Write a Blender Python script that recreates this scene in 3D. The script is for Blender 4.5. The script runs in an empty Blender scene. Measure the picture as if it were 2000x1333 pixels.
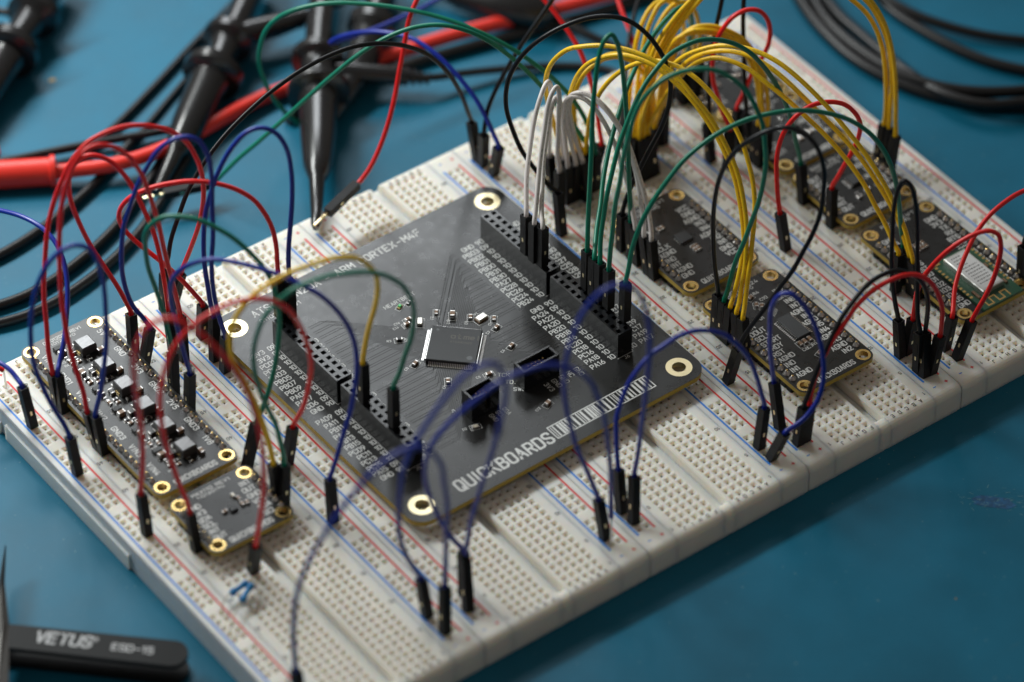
import bpy, math, random
from mathutils import Vector, Matrix
random.seed(7)
S = bpy.context.scene
# ------------------------------------------------------------------ camera
cam_d = bpy.data.cameras.new('camera'); cam = bpy.data.objects.new('camera', cam_d)
S.collection.objects.link(cam); S.camera = cam
R_ = (Vector((0.802435, -0.596726, 0.003848)), Vector((0.404799, 0.54906, 0.731212)), Vector((-0.438447, -0.585193, 0.682139)))
cam.matrix_world = Matrix(((R_[0].x, R_[1].x, R_[2].x, -40.6641), (R_[0].y, R_[1].y, R_[2].y, -63.113), (R_[0].z, R_[1].z, R_[2].z, 83.4124), (0, 0, 0, 1)))
cam_d.sensor_width = 36; cam_d.sensor_fit = 'HORIZONTAL'; cam_d.lens = 153.81
cam_d.clip_start = 5; cam_d.clip_end = 2000
cam_d.dof.use_dof = True; cam_d.dof.focus_distance = 121.3; cam_d.dof.aperture_fstop = 0.065
# ------------------------------------------------------------------ light (indoors, a window behind and to the left)
wd = bpy.data.worlds.new('World'); S.world = wd; wd.use_nodes = True
bg = wd.node_tree.nodes['Background']; bg.inputs[0].default_value = (1.0, 0.91, 0.79, 1); bg.inputs[1].default_value = 0.15
def area(name, at, loc, size, size_y, power, col):
    d = bpy.data.lights.new(name, 'AREA'); d.shape = 'RECTANGLE'; d.size = size; d.size_y = size_y; d.energy = power; d.color = col
    o = bpy.data.objects.new(name, d); S.collection.objects.link(o); o.location = loc
    o.rotation_euler = (Vector(at) - Vector(loc)).to_track_quat('-Z', 'Y').to_euler(); return o
area('window_light', (-4, 9, 0), (-4, 46, 31), 36, 4, 28000, (0.96, 1.0, 0.98))
area('window_sky_light', (8, 32, 0), (47.4, 85.0, 61.5), 36, 26, 32000, (0.92, 0.97, 1.0))
S.view_settings.view_transform = 'Standard'; S.view_settings.look = 'None'; S.view_settings.gamma = 1; S.view_settings.exposure = 0
S.view_settings.use_curve_mapping = False
# ------------------------------------------------------------------ materials
def mat(name, col, rough=.5, metal=0, spec=.5, sss=0, sssr=(.1, .08, .06), bump=0, bscale=60, var=0, vscale=3, coat=0, emit=None):
    m = bpy.data.materials.new(name); m.use_nodes = True; nt = m.node_tree; b = nt.nodes['Principled BSDF']
    b.inputs['Base Color'].default_value = (*col, 1); b.inputs['Roughness'].default_value = rough; b.inputs['Metallic'].default_value = metal
    b.inputs['Specular IOR Level'].default_value = spec; b.inputs['Coat Weight'].default_value = coat
    if sss:
        b.inputs['Subsurface Weight'].default_value = sss; b.inputs['Subsurface Radius'].default_value = sssr; b.inputs['Subsurface Scale'].default_value = 1.0
    if emit: b.inputs['Emission Color'].default_value = (*emit, 1); b.inputs['Emission Strength'].default_value = 1
    if bump or var:
        tc = nt.nodes.new('ShaderNodeTexCoord')
    if bump:
        n = nt.nodes.new('ShaderNodeTexNoise'); n.inputs['Scale'].default_value = bscale; n.inputs['Detail'].default_value = 5
        nt.links.new(tc.outputs['Object'], n.inputs['Vector'])
        bp = nt.nodes.new('ShaderNodeBump'); bp.inputs['Strength'].default_value = bump; bp.inputs['Distance'].default_value = .02
        nt.links.new(n.outputs['Fac'], bp.inputs['Height']); nt.links.new(bp.outputs['Normal'], b.inputs['Normal'])
    if var:
        n2 = nt.nodes.new('ShaderNodeTexNoise'); n2.inputs['Scale'].default_value = vscale; n2.inputs['Detail'].default_value = 6
        nt.links.new(tc.outputs['Object'], n2.inputs['Vector'])
        mr = nt.nodes.new('ShaderNodeMapRange'); mr.inputs['From Min'].default_value = .3; mr.inputs['From Max'].default_value = .7
        mr.inputs['To Min'].default_value = 1 - var; mr.inputs['To Max'].default_value = 1 + var
        nt.links.new(n2.outputs['Fac'], mr.inputs['Value'])
        mx = nt.nodes.new('ShaderNodeVectorMath'); mx.operation = 'SCALE'; mx.inputs[0].default_value = col
        nt.links.new(mr.outputs['Result'], mx.inputs['Scale']); nt.links.new(mx.outputs['Vector'], b.inputs['Base Color'])
        mr2 = nt.nodes.new('ShaderNodeMapRange'); mr2.inputs['To Min'].default_value = rough - .06; mr2.inputs['To Max'].default_value = rough + .08
        nt.links.new(n2.outputs['Fac'], mr2.inputs['Value']); nt.links.new(mr2.outputs['Result'], b.inputs['Roughness'])
    return m
M = dict(
    mat=mat('mat_rubber', (.006, .128, .218), .44, spec=.22, bump=.22, bscale=34, var=.16, vscale=.30),
    abs=mat('breadboard_plastic', (.82, .79, .72), .50, sss=.8, sssr=(.42, .30, .19), bump=.03, bscale=30, var=.03, vscale=2),
    deep=mat('well_shade_lead_metal', (.46, .39, .29), .6, metal=0),  # brown tone paints the shade deep inside the holes; also colours the resistor leads
    red_ink=mat('red_ink', (.70, .015, .015), .5), blue_ink=mat('blue_ink', (.02, .22, .72), .5), dark_ink=mat('grey_ink', (.06, .06, .07), .6),
    pcb=mat('black_solder_mask', (.013, .0135, .014), .28, spec=.5, bump=.008, bscale=60, var=.08, vscale=4),
    trace=mat('buried_trace', (.004, .004, .004), .46, spec=.22),
    silk=mat('white_silkscreen', (.68, .69, .68), .55),
    fr4=mat('board_core', (.40, .28, .035), .5, bump=.2, bscale=120),
    gold=mat('gold_plating', (.95, .68, .27), .26, metal=1),
    goldpale=mat('pale_gold_pad', (.92, .80, .50), .32, metal=1),
    solder=mat('solder', (.64, .62, .60), .28, metal=1),
    tin=mat('tin_leads', (.78, .77, .75), .28, metal=1),
    black=mat('black_plastic', (.009, .009, .010), .46, spec=.18, bump=.05, bscale=120),
    header=mat('socket_plastic', (.008, .009, .011), .24, spec=.6, bump=.02, bscale=90),
    hole=mat('socket_hole', (.003, .003, .005), .7),
    chip=mat('chip_epoxy', (.035, .038, .042), .5, bump=.25, bscale=260),
    chipmark=mat('chip_mark', (.085, .08, .07), .5),
    dot=mat('chip_dot', (.075, .082, .088), .4),
    ceramic=mat('ceramic_brown', (.20, .11, .055), .45, var=.1), ceramic2=mat('tantalum_cream', (.55, .50, .40), .4),
    resist=mat('resistor_black', (.02, .02, .022), .4),
    can=mat('crystal_can', (.80, .77, .70), .3, metal=.9),
    led=mat('green_led_lens', (.06, .62, .16), .3), ledbase=mat('led_base', (.6, .45, .2), .5),
    ferrite=mat('inductor_ferrite', (.05, .05, .052), .45, bump=.1, bscale=60), ferrtop=mat('inductor_top', (.22, .22, .225), .40, metal=.75, bump=.5, bscale=8),
    w_red=mat('red_wire', (.84, .012, .012), .34, spec=.5, var=.05), w_blue=mat('blue_wire', (.005, .022, .31), .34, spec=.5, var=.05),
    w_black=mat('black_wire', (.008, .008, .010), .34, spec=.32), w_green=mat('green_wire', (.0, .19, .115), .34, spec=.5, var=.05),
    w_yellow=mat('yellow_wire', (.93, .58, .008), .38, spec=.5, var=.06), w_white=mat('white_wire', (.80, .75, .73), .4, spec=.5),
    w_print=mat('wire_print', (.10, .10, .12), .6),
    cable=mat('black_rubber_cable', (.009, .009, .010), .38, spec=.38, bump=.05, bscale=40), redlead=mat('red_silicone_lead', (.80, .035, .022), .38, spec=.5, bump=.03, bscale=20),
    probe=mat('probe_plastic', (.013, .013, .014), .24, spec=.6),
    steel=mat('tweezer_steel', (.085, .082, .078), .46, metal=.9, bump=.25, bscale=14), esd=mat('black_epoxy_coating', (.007, .008, .009), .55, spec=.18, bump=.08, bscale=60),
    print_=mat('grey_print', (.42, .43, .44), .5),
    module=mat('green_solder_mask', (.012, .075, .035), .35, spec=.6), shield=mat('shield_can', (.72, .72, .70), .34, metal=.85, bump=.05, bscale=15), label=mat('white_label', (.70, .71, .71), .45),
    rblue=mat('blue_resistor_body', (.01, .20, .48), .4, var=.25, vscale=9), crumb=mat('crumb', (.45, .30, .10), .8), lint=mat('lint', (.75, .75, .72), .8),
)
# ------------------------------------------------------------------ mesh helpers
COL = S.collection
class MB:
    def __init__(s): s.v = []; s.f = []
    def add(s, vs, fs):
        o = len(s.v); s.v += [tuple(p) for p in vs]; s.f += [tuple(i + o for i in f) for f in fs]; return s
    def box(s, x0, x1, y0, y1, z0, z1, bev=0, rot=0, c=None):
        if bev:
            b = bev; vs = []
            for z, d in ((z0, 0), (z1 - b, 0), (z1, b)): vs += [(x0 + d, y0 + d, z), (x1 - d, y0 + d, z), (x1 - d, y1 - d, z), (x0 + d, y1 - d, z)]
            fs = [(3, 2, 1, 0), (8, 9, 10, 11)]
            for k in (0, 4): fs += [(k + i, k + (i + 1) % 4, k + 4 + (i + 1) % 4, k + 4 + i) for i in range(4)]
        else:
            vs = [(x0, y0, z0), (x1, y0, z0), (x1, y1, z0), (x0, y1, z0), (x0, y0, z1), (x1, y0, z1), (x1, y1, z1), (x0, y1, z1)]
            fs = [(3, 2, 1, 0), (4, 5, 6, 7), (0, 1, 5, 4), (1, 2, 6, 5), (2, 3, 7, 6), (3, 0, 4, 7)]
        if rot:
            cx, cy = c or ((x0 + x1) / 2, (y0 + y1) / 2); ca, sa = math.cos(rot), math.sin(rot)
            vs = [(cx + (x - cx) * ca - (y - cy) * sa, cy + (x - cx) * sa + (y - cy) * ca, z) for x, y, z in vs]
        return s.add(vs, fs)
    def prism(s, pts, z0, z1):
        n = len(pts)
        return s.add([(x, y, z0) for x, y in pts] + [(x, y, z1) for x, y in pts], [tuple(range(n - 1, -1, -1)), tuple(range(n, 2 * n))] + [(i, (i + 1) % n, n + (i + 1) % n, n + i) for i in range(n)])
    def lathe(s, prof, cx=0, cy=0, n=20, cap=True):
        vs = [(cx + r * math.cos(2 * math.pi * k / n), cy + r * math.sin(2 * math.pi * k / n), z) for r, z in prof for k in range(n)]
        fs = [(i * n + k, i * n + (k + 1) % n, (i + 1) * n + (k + 1) % n, (i + 1) * n + k) for i in range(len(prof) - 1) for k in range(n)]
        if cap: fs += [tuple(range(n - 1, -1, -1)), tuple(range((len(prof) - 1) * n, len(prof) * n))]
        return s.add(vs, fs)
    def tube(s, pts, rad, n=10, cap=True):
        P = [Vector(p) for p in pts]; rr = rad if isinstance(rad, (list, tuple)) else [rad] * len(P)
        T = [(P[min(i + 1, len(P) - 1)] - P[max(i - 1, 0)]).normalized() for i in range(len(P))]
        u = T[0].orthogonal().normalized(); vs = []
        for i, p in enumerate(P):
            u = (u - T[i] * u.dot(T[i])); u = u.normalized() if u.length > 1e-6 else T[i].orthogonal().normalized(); w = T[i].cross(u)
            vs += [p + (u * math.cos(2 * math.pi * k / n) + w * math.sin(2 * math.pi * k / n)) * rr[i] for k in range(n)]
        m = len(P)
        fs = [(i * n + k, i * n + (k + 1) % n, (i + 1) * n + (k + 1) % n, (i + 1) * n + k) for i in range(m - 1) for k in range(n)]
        if cap: fs += [tuple(range(n - 1, -1, -1)), tuple(range((m - 1) * n, m * n))]
        return s.add(vs, fs)
    def ribbon(s, pts, w, z):
        h = w / 2
        for (x0, y0), (x1, y1) in zip(pts[:-1], pts[1:]):
            dx, dy = x1 - x0, y1 - y0; l = math.hypot(dx, dy)
            if l < 1e-9: continue
            dx /= l; dy /= l; e = h * .7; nx, ny = -dy * h, dx * h
            z += 1.3e-5
            s.add([(x0 - dx * e - nx, y0 - dy * e - ny, z), (x1 + dx * e - nx, y1 + dy * e - ny, z), (x1 + dx * e + nx, y1 + dy * e + ny, z), (x0 - dx * e + nx, y0 - dy * e + ny, z)], [(0, 1, 2, 3)])
        return s
    def mesh(s, name, material, smooth=False, ang=40):
        me = bpy.data.meshes.new(name); me.from_pydata(s.v, [], s.f); me.materials.append(M[material] if isinstance(material, str) else material)
        if smooth:
            me.shade_smooth(); 
            try: me.set_sharp_from_angle(angle=math.radians(ang))
            except Exception: pass
        me.update(); return me
def obj(name, me, parent=None, loc=None, rotz=0, mw=None):
    o = bpy.data.objects.new(name, me); COL.objects.link(o)
    if parent is not None: o.parent = parent
    if mw is not None: o.matrix_basis = mw
    else:
        if loc is not None: o.location = loc
        if rotz: o.rotation_euler = (0, 0, rotz)
    return o
def tag(o, label=None, cat=None, group=None, kind=None):
    if label: o['label'] = label
    if cat: o['category'] = cat
    if group: o['group'] = group
    if kind: o['kind'] = kind
    return o
def thing(name, label, cat, loc=(0, 0, 0), rotz=0, group=None):
    return tag(obj(name, None, None, loc, rotz), label, cat, group)
def spline(pts, per=5):
    P = [Vector(p) for p in pts]; P = [P[0] * 2 - P[1]] + P + [P[-1] * 2 - P[-2]]; out = []
    for i in range(1, len(P) - 2):
        p0, p1, p2, p3 = P[i - 1:i + 3]
        t0 = 0; t1 = t0 + max((p1 - p0).length, 1e-4) ** .5; t2 = t1 + max((p2 - p1).length, 1e-4) ** .5; t3 = t2 + max((p3 - p2).length, 1e-4) ** .5
        for k in range(per):
            t = t1 + (t2 - t1) * k / per
            a1 = p0 * ((t1 - t) / (t1 - t0)) + p1 * ((t - t0) / (t1 - t0)); a2 = p1 * ((t2 - t) / (t2 - t1)) + p2 * ((t - t1) / (t2 - t1)); a3 = p2 * ((t3 - t) / (t3 - t2)) + p3 * ((t - t2) / (t3 - t2))
            b1 = a1 * ((t2 - t) / (t2 - t0)) + a2 * ((t - t0) / (t2 - t0)); b2 = a2 * ((t3 - t) / (t3 - t1)) + a3 * ((t - t1) / (t3 - t1))
            out.append(b1 * ((t2 - t) / (t2 - t1)) + b2 * ((t - t1) / (t2 - t1)))
    out.append(P[-2]); return out
def smooth_pts(pts, n=2):
    P = [Vector(p) for p in pts]
    for _ in range(n):
        P = [P[0]] + [P[i] * .5 + (P[i - 1] + P[i + 1]) * .25 for i in range(1, len(P) - 1)] + [P[-1]]
    return P
# ------------------------------------------------------------------ stroke lettering (4 x 6 grid)
def _o(x0, x1, y0, y1, c=1.2): return [(x0 + c, y0), (x1 - c, y0), (x1 - c * .3, y0 + c * .3), (x1, y0 + c), (x1, y1 - c), (x1 - c * .3, y1 - c * .3), (x1 - c, y1), (x0 + c, y1), (x0 + c * .3, y1 - c * .3), (x0, y1 - c), (x0, y0 + c), (x0 + c * .3, y0 + c * .3), (x0 + c, y0)]
G = {
 'A': [[(0, 0), (2, 6), (4, 0)], [(.7, 2), (3.3, 2)]], 'B': [[(0, 0), (0, 6), (2.6, 6), (3.6, 5.2), (3.6, 4), (2.6, 3.2), (0, 3.2)], [(2.6, 3.2), (4, 2.3), (4, .9), (2.8, 0), (0, 0)]],
 'C': [[(4, 4.8), (3.7, 5.7), (2.8, 6), (1.2, 6), (.3, 5.7), (0, 4.8), (0, 1.2), (.3, .3), (1.2, 0), (2.8, 0), (3.7, .3), (4, 1.2)]],
 'D': [[(0, 0), (0, 6), (2.6, 6), (3.7, 5.5), (4, 4.4), (4, 1.6), (3.7, .5), (2.6, 0), (0, 0)]], 'E': [[(3.7, 0), (0, 0), (0, 6), (3.7, 6)], [(0, 3.1), (3.2, 3.1)]], 'F': [[(0, 0), (0, 6), (3.7, 6)], [(0, 3.1), (3.2, 3.1)]],
 'G': [[(4, 4.8), (3.7, 5.7), (2.8, 6), (1.2, 6), (.3, 5.7), (0, 4.8), (0, 1.2), (.3, .3), (1.2, 0), (2.8, 0), (3.7, .3), (4, 1.2), (4, 2.8), (2.3, 2.8)]],
 'H': [[(0, 0), (0, 6)], [(4, 0), (4, 6)], [(0, 3), (4, 3)]], 'I': [[(2, 0), (2, 6)]], 'J': [[(3.4, 6), (3.4, 1.4), (2.8, .3), (1.8, 0), (.7, .4), (.4, 1.3)]],
 'K': [[(0, 0), (0, 6)], [(4, 6), (0, 2.4)], [(1.3, 3.6), (4, 0)]], 'L': [[(0, 6), (0, 0), (3.6, 0)]], 'M': [[(0, 0), (0, 6), (2.2, 2.4), (4.4, 6), (4.4, 0)]], 'N': [[(0, 0), (0, 6), (4, 0), (4, 6)]],
 'O': [_o(0, 4, 0, 6)], '0': [_o(0, 4, 0, 6)], 'P': [[(0, 0), (0, 6), (2.8, 6), (3.8, 5.5), (4, 4.4), (3.8, 3.3), (2.8, 2.7), (0, 2.7)]], 'Q': [_o(0, 4, 0, 6), [(2.4, 1.6), (4.2, -.3)]],
 'R': [[(0, 0), (0, 6), (2.8, 6), (3.8, 5.5), (4, 4.4), (3.8, 3.3), (2.8, 2.8), (0, 2.8)], [(2.3, 2.8), (4, 0)]], 'S': [[(3.9, 4.9), (3.6, 5.7), (2.8, 6), (1.2, 6), (.3, 5.6), (0, 4.7), (.3, 3.7), (1.2, 3.2), (2.8, 2.8), (3.7, 2.3), (4, 1.3), (3.7, .4), (2.8, 0), (1.2, 0), (.4, .3), (.1, 1.2)]],
 'T': [[(2, 0), (2, 6)], [(0, 6), (4, 6)]], 'U': [[(0, 6), (0, 1.2), (.3, .3), (1.2, 0), (2.8, 0), (3.7, .3), (4, 1.2), (4, 6)]], 'V': [[(0, 6), (2, 0), (4, 6)]], 'W': [[(0, 6), (1.1, 0), (2.2, 5), (3.3, 0), (4.4, 6)]],
 'X': [[(0, 0), (4, 6)], [(0, 6), (4, 0)]], 'Y': [[(2, 0), (2, 2.8), (0, 6)], [(2, 2.8), (4, 6)]], 'Z': [[(0, 6), (4, 6), (0, 0), (4, 0)]], '1': [[(.8, 4.8), (2.4, 6), (2.4, 0)]],
 '2': [[(.1, 4.8), (.5, 5.7), (1.3, 6), (2.8, 6), (3.7, 5.6), (3.9, 4.5), (3.5, 3.6), (0, 0), (4, 0)]], '3': [[(.2, 5.2), (1.2, 6), (2.8, 6), (3.8, 5.2), (3.8, 4), (2.7, 3.2), (1.6, 3.2)], [(2.7, 3.2), (4, 2.2), (4, 1), (2.9, 0), (1.2, 0), (.1, .8)]],
 '4': [[(3, 0), (3, 3.2)], [(2.2, 6), (0, 1.5), (4, 1.5)]], '5': [[(3.7, 6), (.5, 6), (.3, 3.3), (1.4, 3.7), (2.8, 3.6), (3.8, 2.9), (4, 1.6), (3.6, .5), (2.7, 0), (1.2, 0), (.1, .8)]],
 '6': [[(2.8, 6), (.3, 2.6), (0, 1.6), (.4, .5), (1.4, 0), (2.6, 0), (3.6, .5), (4, 1.7), (3.6, 2.9), (2.6, 3.5), (1.4, 3.3), (.3, 2.4)]], '7': [[(0, 6), (4, 6), (1.4, 0)]],
 '8': [_o(.2, 3.8, 3.2, 6, 1), _o(0, 4, 0, 3.2, 1)], '9': [[(1.2, 0), (3.7, 3.4), (4, 4.4), (3.6, 5.5), (2.6, 6), (1.4, 6), (.4, 5.5), (0, 4.3), (.4, 3.1), (1.4, 2.5), (2.6, 2.7), (3.6, 3.5)]],
 '-': [[(.6, 2.8), (3.4, 2.8)]], '+': [[(.3, 3), (3.7, 3)], [(2, 1.3), (2, 4.7)]], '.': [[(1.8, 0), (2.2, 0)]], '_': [[(0, 0), (4, 0)]],
 'a': [_o(0, 3.4, 0, 4, 1), [(3.4, 0), (3.4, 4)]], 't': [[(1.2, 6), (1.2, 0), (3, 0)], [(0, 4), (2.8, 4)]], 'm': [[(0, 0), (0, 4), (2, 4), (2, 0)], [(2, 4), (4.2, 4), (4.2, 0)]], 'e': [[(0, 2), (3.4, 2), (3.2, 3.6), (2, 4), (.4, 3.4), (0, 2), (.4, .5), (1.8, 0), (3.2, .3)]], 'l': [[(1, 6), (1, 0)]],
}
def text(mb, s, x, y, h, z, w=None, cw=.62, gap=.30, stroke=.165, rot=0, align='l', shear=0):
    """lettering of cap height h with baseline start (x, y)"""
    adv = [0.55 if c in ' .' else (.42 if c in 'Il' else (.5 if c == '1' else 1)) for c in s]
    kx = h * cw / 4; g = h * gap
    tot = sum(a * 4 * kx + g for a in adv) - g
    if w: k = w / tot; kx *= k; g *= k; tot = w
    cx = -tot / 2 if align == 'c' else (-tot if align == 'r' else 0)
    ca, sa = math.cos(rot), math.sin(rot)
    for c, a in zip(s, adv):
        off = {'I': -1.2, 'l': 0, '1': -1}.get(c, 0)
        for st in G.get(c, []):
            pts = []
            for px, py in st:
                lx = cx + (px + off) * kx + shear * py * h / 6; ly = py * h / 6
                pts.append((x + lx * ca - ly * sa, y + lx * sa + ly * ca))
            mb.ribbon(pts, h * stroke, z)
        cx += a * 4 * kx + g
    return mb
def rrect(x0, x1, y0, y1, r, n=6):
    out = []
    for cx, cy, a in ((x1 - r, y1 - r, 0), (x0 + r, y1 - r, 90), (x0 + r, y0 + r, 180), (x1 - r, y0 + r, 270)):
        for k in range(n + 1): t = math.radians(a + 90 * k / n); out.append((cx + r * math.cos(t), cy + r * math.sin(t)))
    return out
def plate(pts, z0, z1, holes=()):
    """flat plate with round through-holes, via a triangulated curve"""
    cu = bpy.data.curves.new('t', 'CURVE'); cu.dimensions = '2D'; cu.fill_mode = 'BOTH'; cu.extrude = (z1 - z0) / 2
    def sp(q):
        s = cu.splines.new('POLY'); s.points.add(len(q) - 1); s.use_cyclic_u = True
        for i, (x, y) in enumerate(q): s.points[i].co = (x, y, 0, 1)
    sp(pts)
    for hx, hy, hr in holes: sp([(hx + hr * math.cos(2 * math.pi * k / 20), hy + hr * math.sin(2 * math.pi * k / 20)) for k in range(20)])
    o = bpy.data.objects.new('t', cu); me = bpy.data.meshes.new_from_object(o); bpy.data.objects.remove(o); bpy.data.curves.remove(cu)
    for v in me.vertices: v.co.z += (z0 + z1) / 2
    me.materials.clear(); return me
# ------------------------------------------------------------------ measured positions, in centimetres
SPOT = {0: (10.195, 9.994), 1: (9.981, 8.940), 2: (10.299, 7.837), 3: (11.377, 7.398), 4: (12.556, 7.942), 5: (11.973, 5.489), 6: (9.857, 5.949), 7: (11.310, 11.084), 8: (10.867, 10.516), 9: (10.733, 10.379), 10: (11.674, 10.288), 11: (11.969, 9.914), 12: (12.335, 9.565), 13: (12.827, 9.123), 14: (12.672, 8.793), 15: (12.552, 9.352), 16: (11.070, 10.235), 17: (11.003, 11.099)}
P = .254; ZM = -.85
# ------------------------------------------------------------------ work mat
work = MB(); N = 40
for j in range(N + 1):
    for i in range(N + 1): work.v.append((-90 + 220 * i / N, -70 + 220 * j / N, ZM))
work.f = [(j * (N + 1) + i, j * (N + 1) + i + 1, (j + 1) * (N + 1) + i + 1, (j + 1) * (N + 1) + i) for j in range(N) for i in range(N)]
mo = obj('work_mat', work.mesh('work_mat', 'mat')); tag(mo, 'blue rubber bench mat under the breadboards', None, None, 'structure')
# scratches and worn colour on the mat
nt = M['mat'].node_tree; bs = nt.nodes['Principled BSDF']
tc = nt.nodes.new('ShaderNodeTexCoord'); mp = nt.nodes.new('ShaderNodeMapping'); mp.inputs['Scale'].default_value = (.15, 1.6, 1); mp.inputs['Rotation'].default_value = (0, 0, .6)
nz = nt.nodes.new('ShaderNodeTexNoise'); nz.inputs['Scale'].default_value = 3; nz.inputs['Detail'].default_value = 8; nz.inputs['Roughness'].default_value = .7
nt.links.new(tc.outputs['Object'], mp.inputs[0]); nt.links.new(mp.outputs[0], nz.inputs['Vector'])
cr = nt.nodes.new('ShaderNodeValToRGB'); cr.color_ramp.elements[0].position = .66; cr.color_ramp.elements[1].position = .74
nt.links.new(nz.outputs['Fac'], cr.inputs[0])
old = bs.inputs['Base Color'].links[0].from_socket
sp = nt.nodes.new('ShaderNodeTexNoise'); sp.inputs['Scale'].default_value = 9; sp.inputs['Detail'].default_value = 2; sr = nt.nodes.new('ShaderNodeValToRGB'); sr.color_ramp.elements[0].position = .735; sr.color_ramp.elements[1].position = .77
nt.links.new(tc.outputs['Object'], sp.inputs['Vector']); nt.links.new(sp.outputs['Fac'], sr.inputs[0])
sx = nt.nodes.new('ShaderNodeMixRGB'); sx.inputs['Color2'].default_value = (.12, .24, .28, 1); nt.links.new(sr.outputs[0], sx.inputs['Fac']); nt.links.new(old, sx.inputs['Color1']); old = sx.outputs[0]
mx = nt.nodes.new('ShaderNodeMixRGB'); mx.inputs['Color2'].default_value = (.03, .14, .21, 1)
nt.links.new(cr.outputs[0], mx.inputs['Fac']); nt.links.new(old, mx.inputs['Color1']); nt.links.new(mx.outputs[0], bs.inputs['Base Color'])
# ------------------------------------------------------------------ breadboards
BW = 5.47; Y0, Y1 = -.42, 16.17
WELLS = MB()
def hole_cells(mb, cells):
    """square funnel openings; each cell (cx, cy, x0, x1, y0, y1)"""
    for cx, cy, x0, x1, y0, y1 in cells:
        a, b = .090, .027
        vs = [(x0, y0, 0), (x1, y0, 0), (x1, y1, 0), (x0, y1, 0)]
        for h, z in ((a, 0), (b, -.075)): vs += [(cx - h, cy - h, z), (cx + h, cy - h, z), (cx + h, cy + h, z), (cx - h, cy + h, z)]
        fs = []
        for k in (0, 4): fs += [(k + i, k + (i + 1) % 4, k + 4 + (i + 1) % 4, k + 4 + i) for i in range(4)]
        mb.add(vs, fs)
        vs = []
        for h, z in ((b, -.075), (b, -.30)): vs += [(cx - h, cy - h, z), (cx + h, cy - h, z), (cx + h, cy + h, z), (cx - h, cy + h, z)]
        WELLS.add(vs, [(i, (i + 1) % 4, 4 + (i + 1) % 4, 4 + i) for i in range(4)] + [(4, 5, 6, 7)])
def flat(mb, x0, x1, y0, y1, z=0): mb.add([(x0, y0, z), (x1, y0, z), (x1, y1, z), (x0, y1, z)], [(0, 1, 2, 3)])
def skirt(mb, x0, x1, left_r=.03, right_r=.03):
    """rounded front and back edges plus side walls of one strip, between its top sheet and the base"""
    for y, s in ((Y0, -1), (Y1, 1)):
        prof = [(y - s * .20, 0), (y - s * .12, -.018), (y - s * .055, -.055), (y - s * .018, -.12), (y, -.20), (y + s * .012, -.80), (y + s * .012, -.845)]
        vs = []
        for py, pz in prof: vs += [(x0, py, pz), (x1, py, pz)]
        fs = [((2 * i, 2 * i + 1, 2 * i + 3, 2 * i + 2) if s > 0 else (2 * i + 2, 2 * i + 3, 2 * i + 1, 2 * i)) for i in range(len(prof) - 1)]
        mb.add(vs, fs)
def strip_top(mb, x0, x1, xs, ys):
    """top sheet from x0 to x1 with holes at xs, ys (everything else flat)"""
    ya, yb = Y0 + .20, Y1 - .20
    cells = []; h = P / 2
    xa, xb = xs[0] - h, xs[-1] + h
    flat(mb, x0, xa, ya, yb); flat(mb, xb, x1, ya, yb)
    runs = []; cur = [ys[0]]
    for y in ys[1:]:
        if y - cur[-1] > P * 1.5: runs.append(cur); cur = []
        cur.append(y)
    runs.append(cur); yprev = ya
    for r in runs:
        flat(mb, xa, xb, yprev, r[0] - h); yprev = r[-1] + h
        for y in r:
            for x in xs: cells.append((x, y, x - h, x + h, y - h, y + h))
    flat(mb, xa, xb, yprev, yb); hole_cells(mb, cells)
colsF = [.381 + P * i for i in range(5)]
mb = MB(); strip_top(mb, .20, 1.80, colsF, [i * P for i in range(63)]); skirt(mb, .20, 1.80)
mb.add([(.20, Y0 + .2, 0), (.20, Y1 - .2, 0), (.165, Y1 - .2, -.05), (.165, Y0 + .2, -.05), (.16, Y1 - .2, -.35), (.16, Y0 + .2, -.35)], [(0, 1, 2, 3), (3, 2, 4, 5)])
for ye, s_ in ((Y0, -1), (Y1, 1)):
    q = [(ye - s_ * .20, 0), (ye - s_ * .12, -.018), (ye - s_ * .055, -.055), (ye - s_ * .018, -.12), (ye, -.20), (ye + s_ * .010, -.80)]
    q.sort()
    for (ya, za), (yb, zb) in zip(q[:-1], q[1:]):
        mb.add([(.16, ya, -.80), (.16, ya, za - .02), (.16, yb, zb - .02), (.16, yb, -.80), (.20, ya, za), (.20, yb, zb)], [(0, 1, 2, 3), (1, 4, 5, 2)])
mb.add([(1.80, Y0 + .2, 0), (1.80, Y1 - .2, 0), (1.803, Y1 - .2, -.06), (1.803, Y0 + .2, -.06)], [(1, 0, 3, 2)])
ME_BLOCK = mb.mesh('terminal_block', 'abs'); ME_BW = WELLS.mesh('shaded_contact_wells', 'deep'); WELLS = MB()
mb = MB(); ME_CH = mb.box(-.159, .159, Y0 + .10, Y1 + .01, -.84, -.30).mesh('center_channel', 'abs')
mb = MB(); skirt(mb, -.2, .2); mb.v = mb.v[:14]; mb.f = mb.f[:6]; flat(mb, -.2, .2, Y0 + .20, Y0 + .34); mb.add([(-.2, Y0 + .34, 0), (.2, Y0 + .34, 0), (.2, Y0 + .40, -.31), (-.2, Y0 + .40, -.31)], [(0, 1, 2, 3)])
mb.v = [(x, y, z - (.012 if z > -.5 else 0)) for x, y, z in mb.v]; mb.add([(-.2, Y0 + .2, -.001), (-.2, Y0 + .34, -.001), (-.2, Y0 + .34, -.1), (-.2, Y0 + .2, -.1)], [(0, 1, 2, 3)])
ME_CHE = mb.mesh('channel_end', 'abs')
railx = [-.127, .127]; raily = [n * P + .01 for n in range(2, 61) if (n - 2) % 6 < 5]
mb = MB(); strip_top(mb, -.4605, .4722, railx, raily); skirt(mb, -.4605, .4722)
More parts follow.
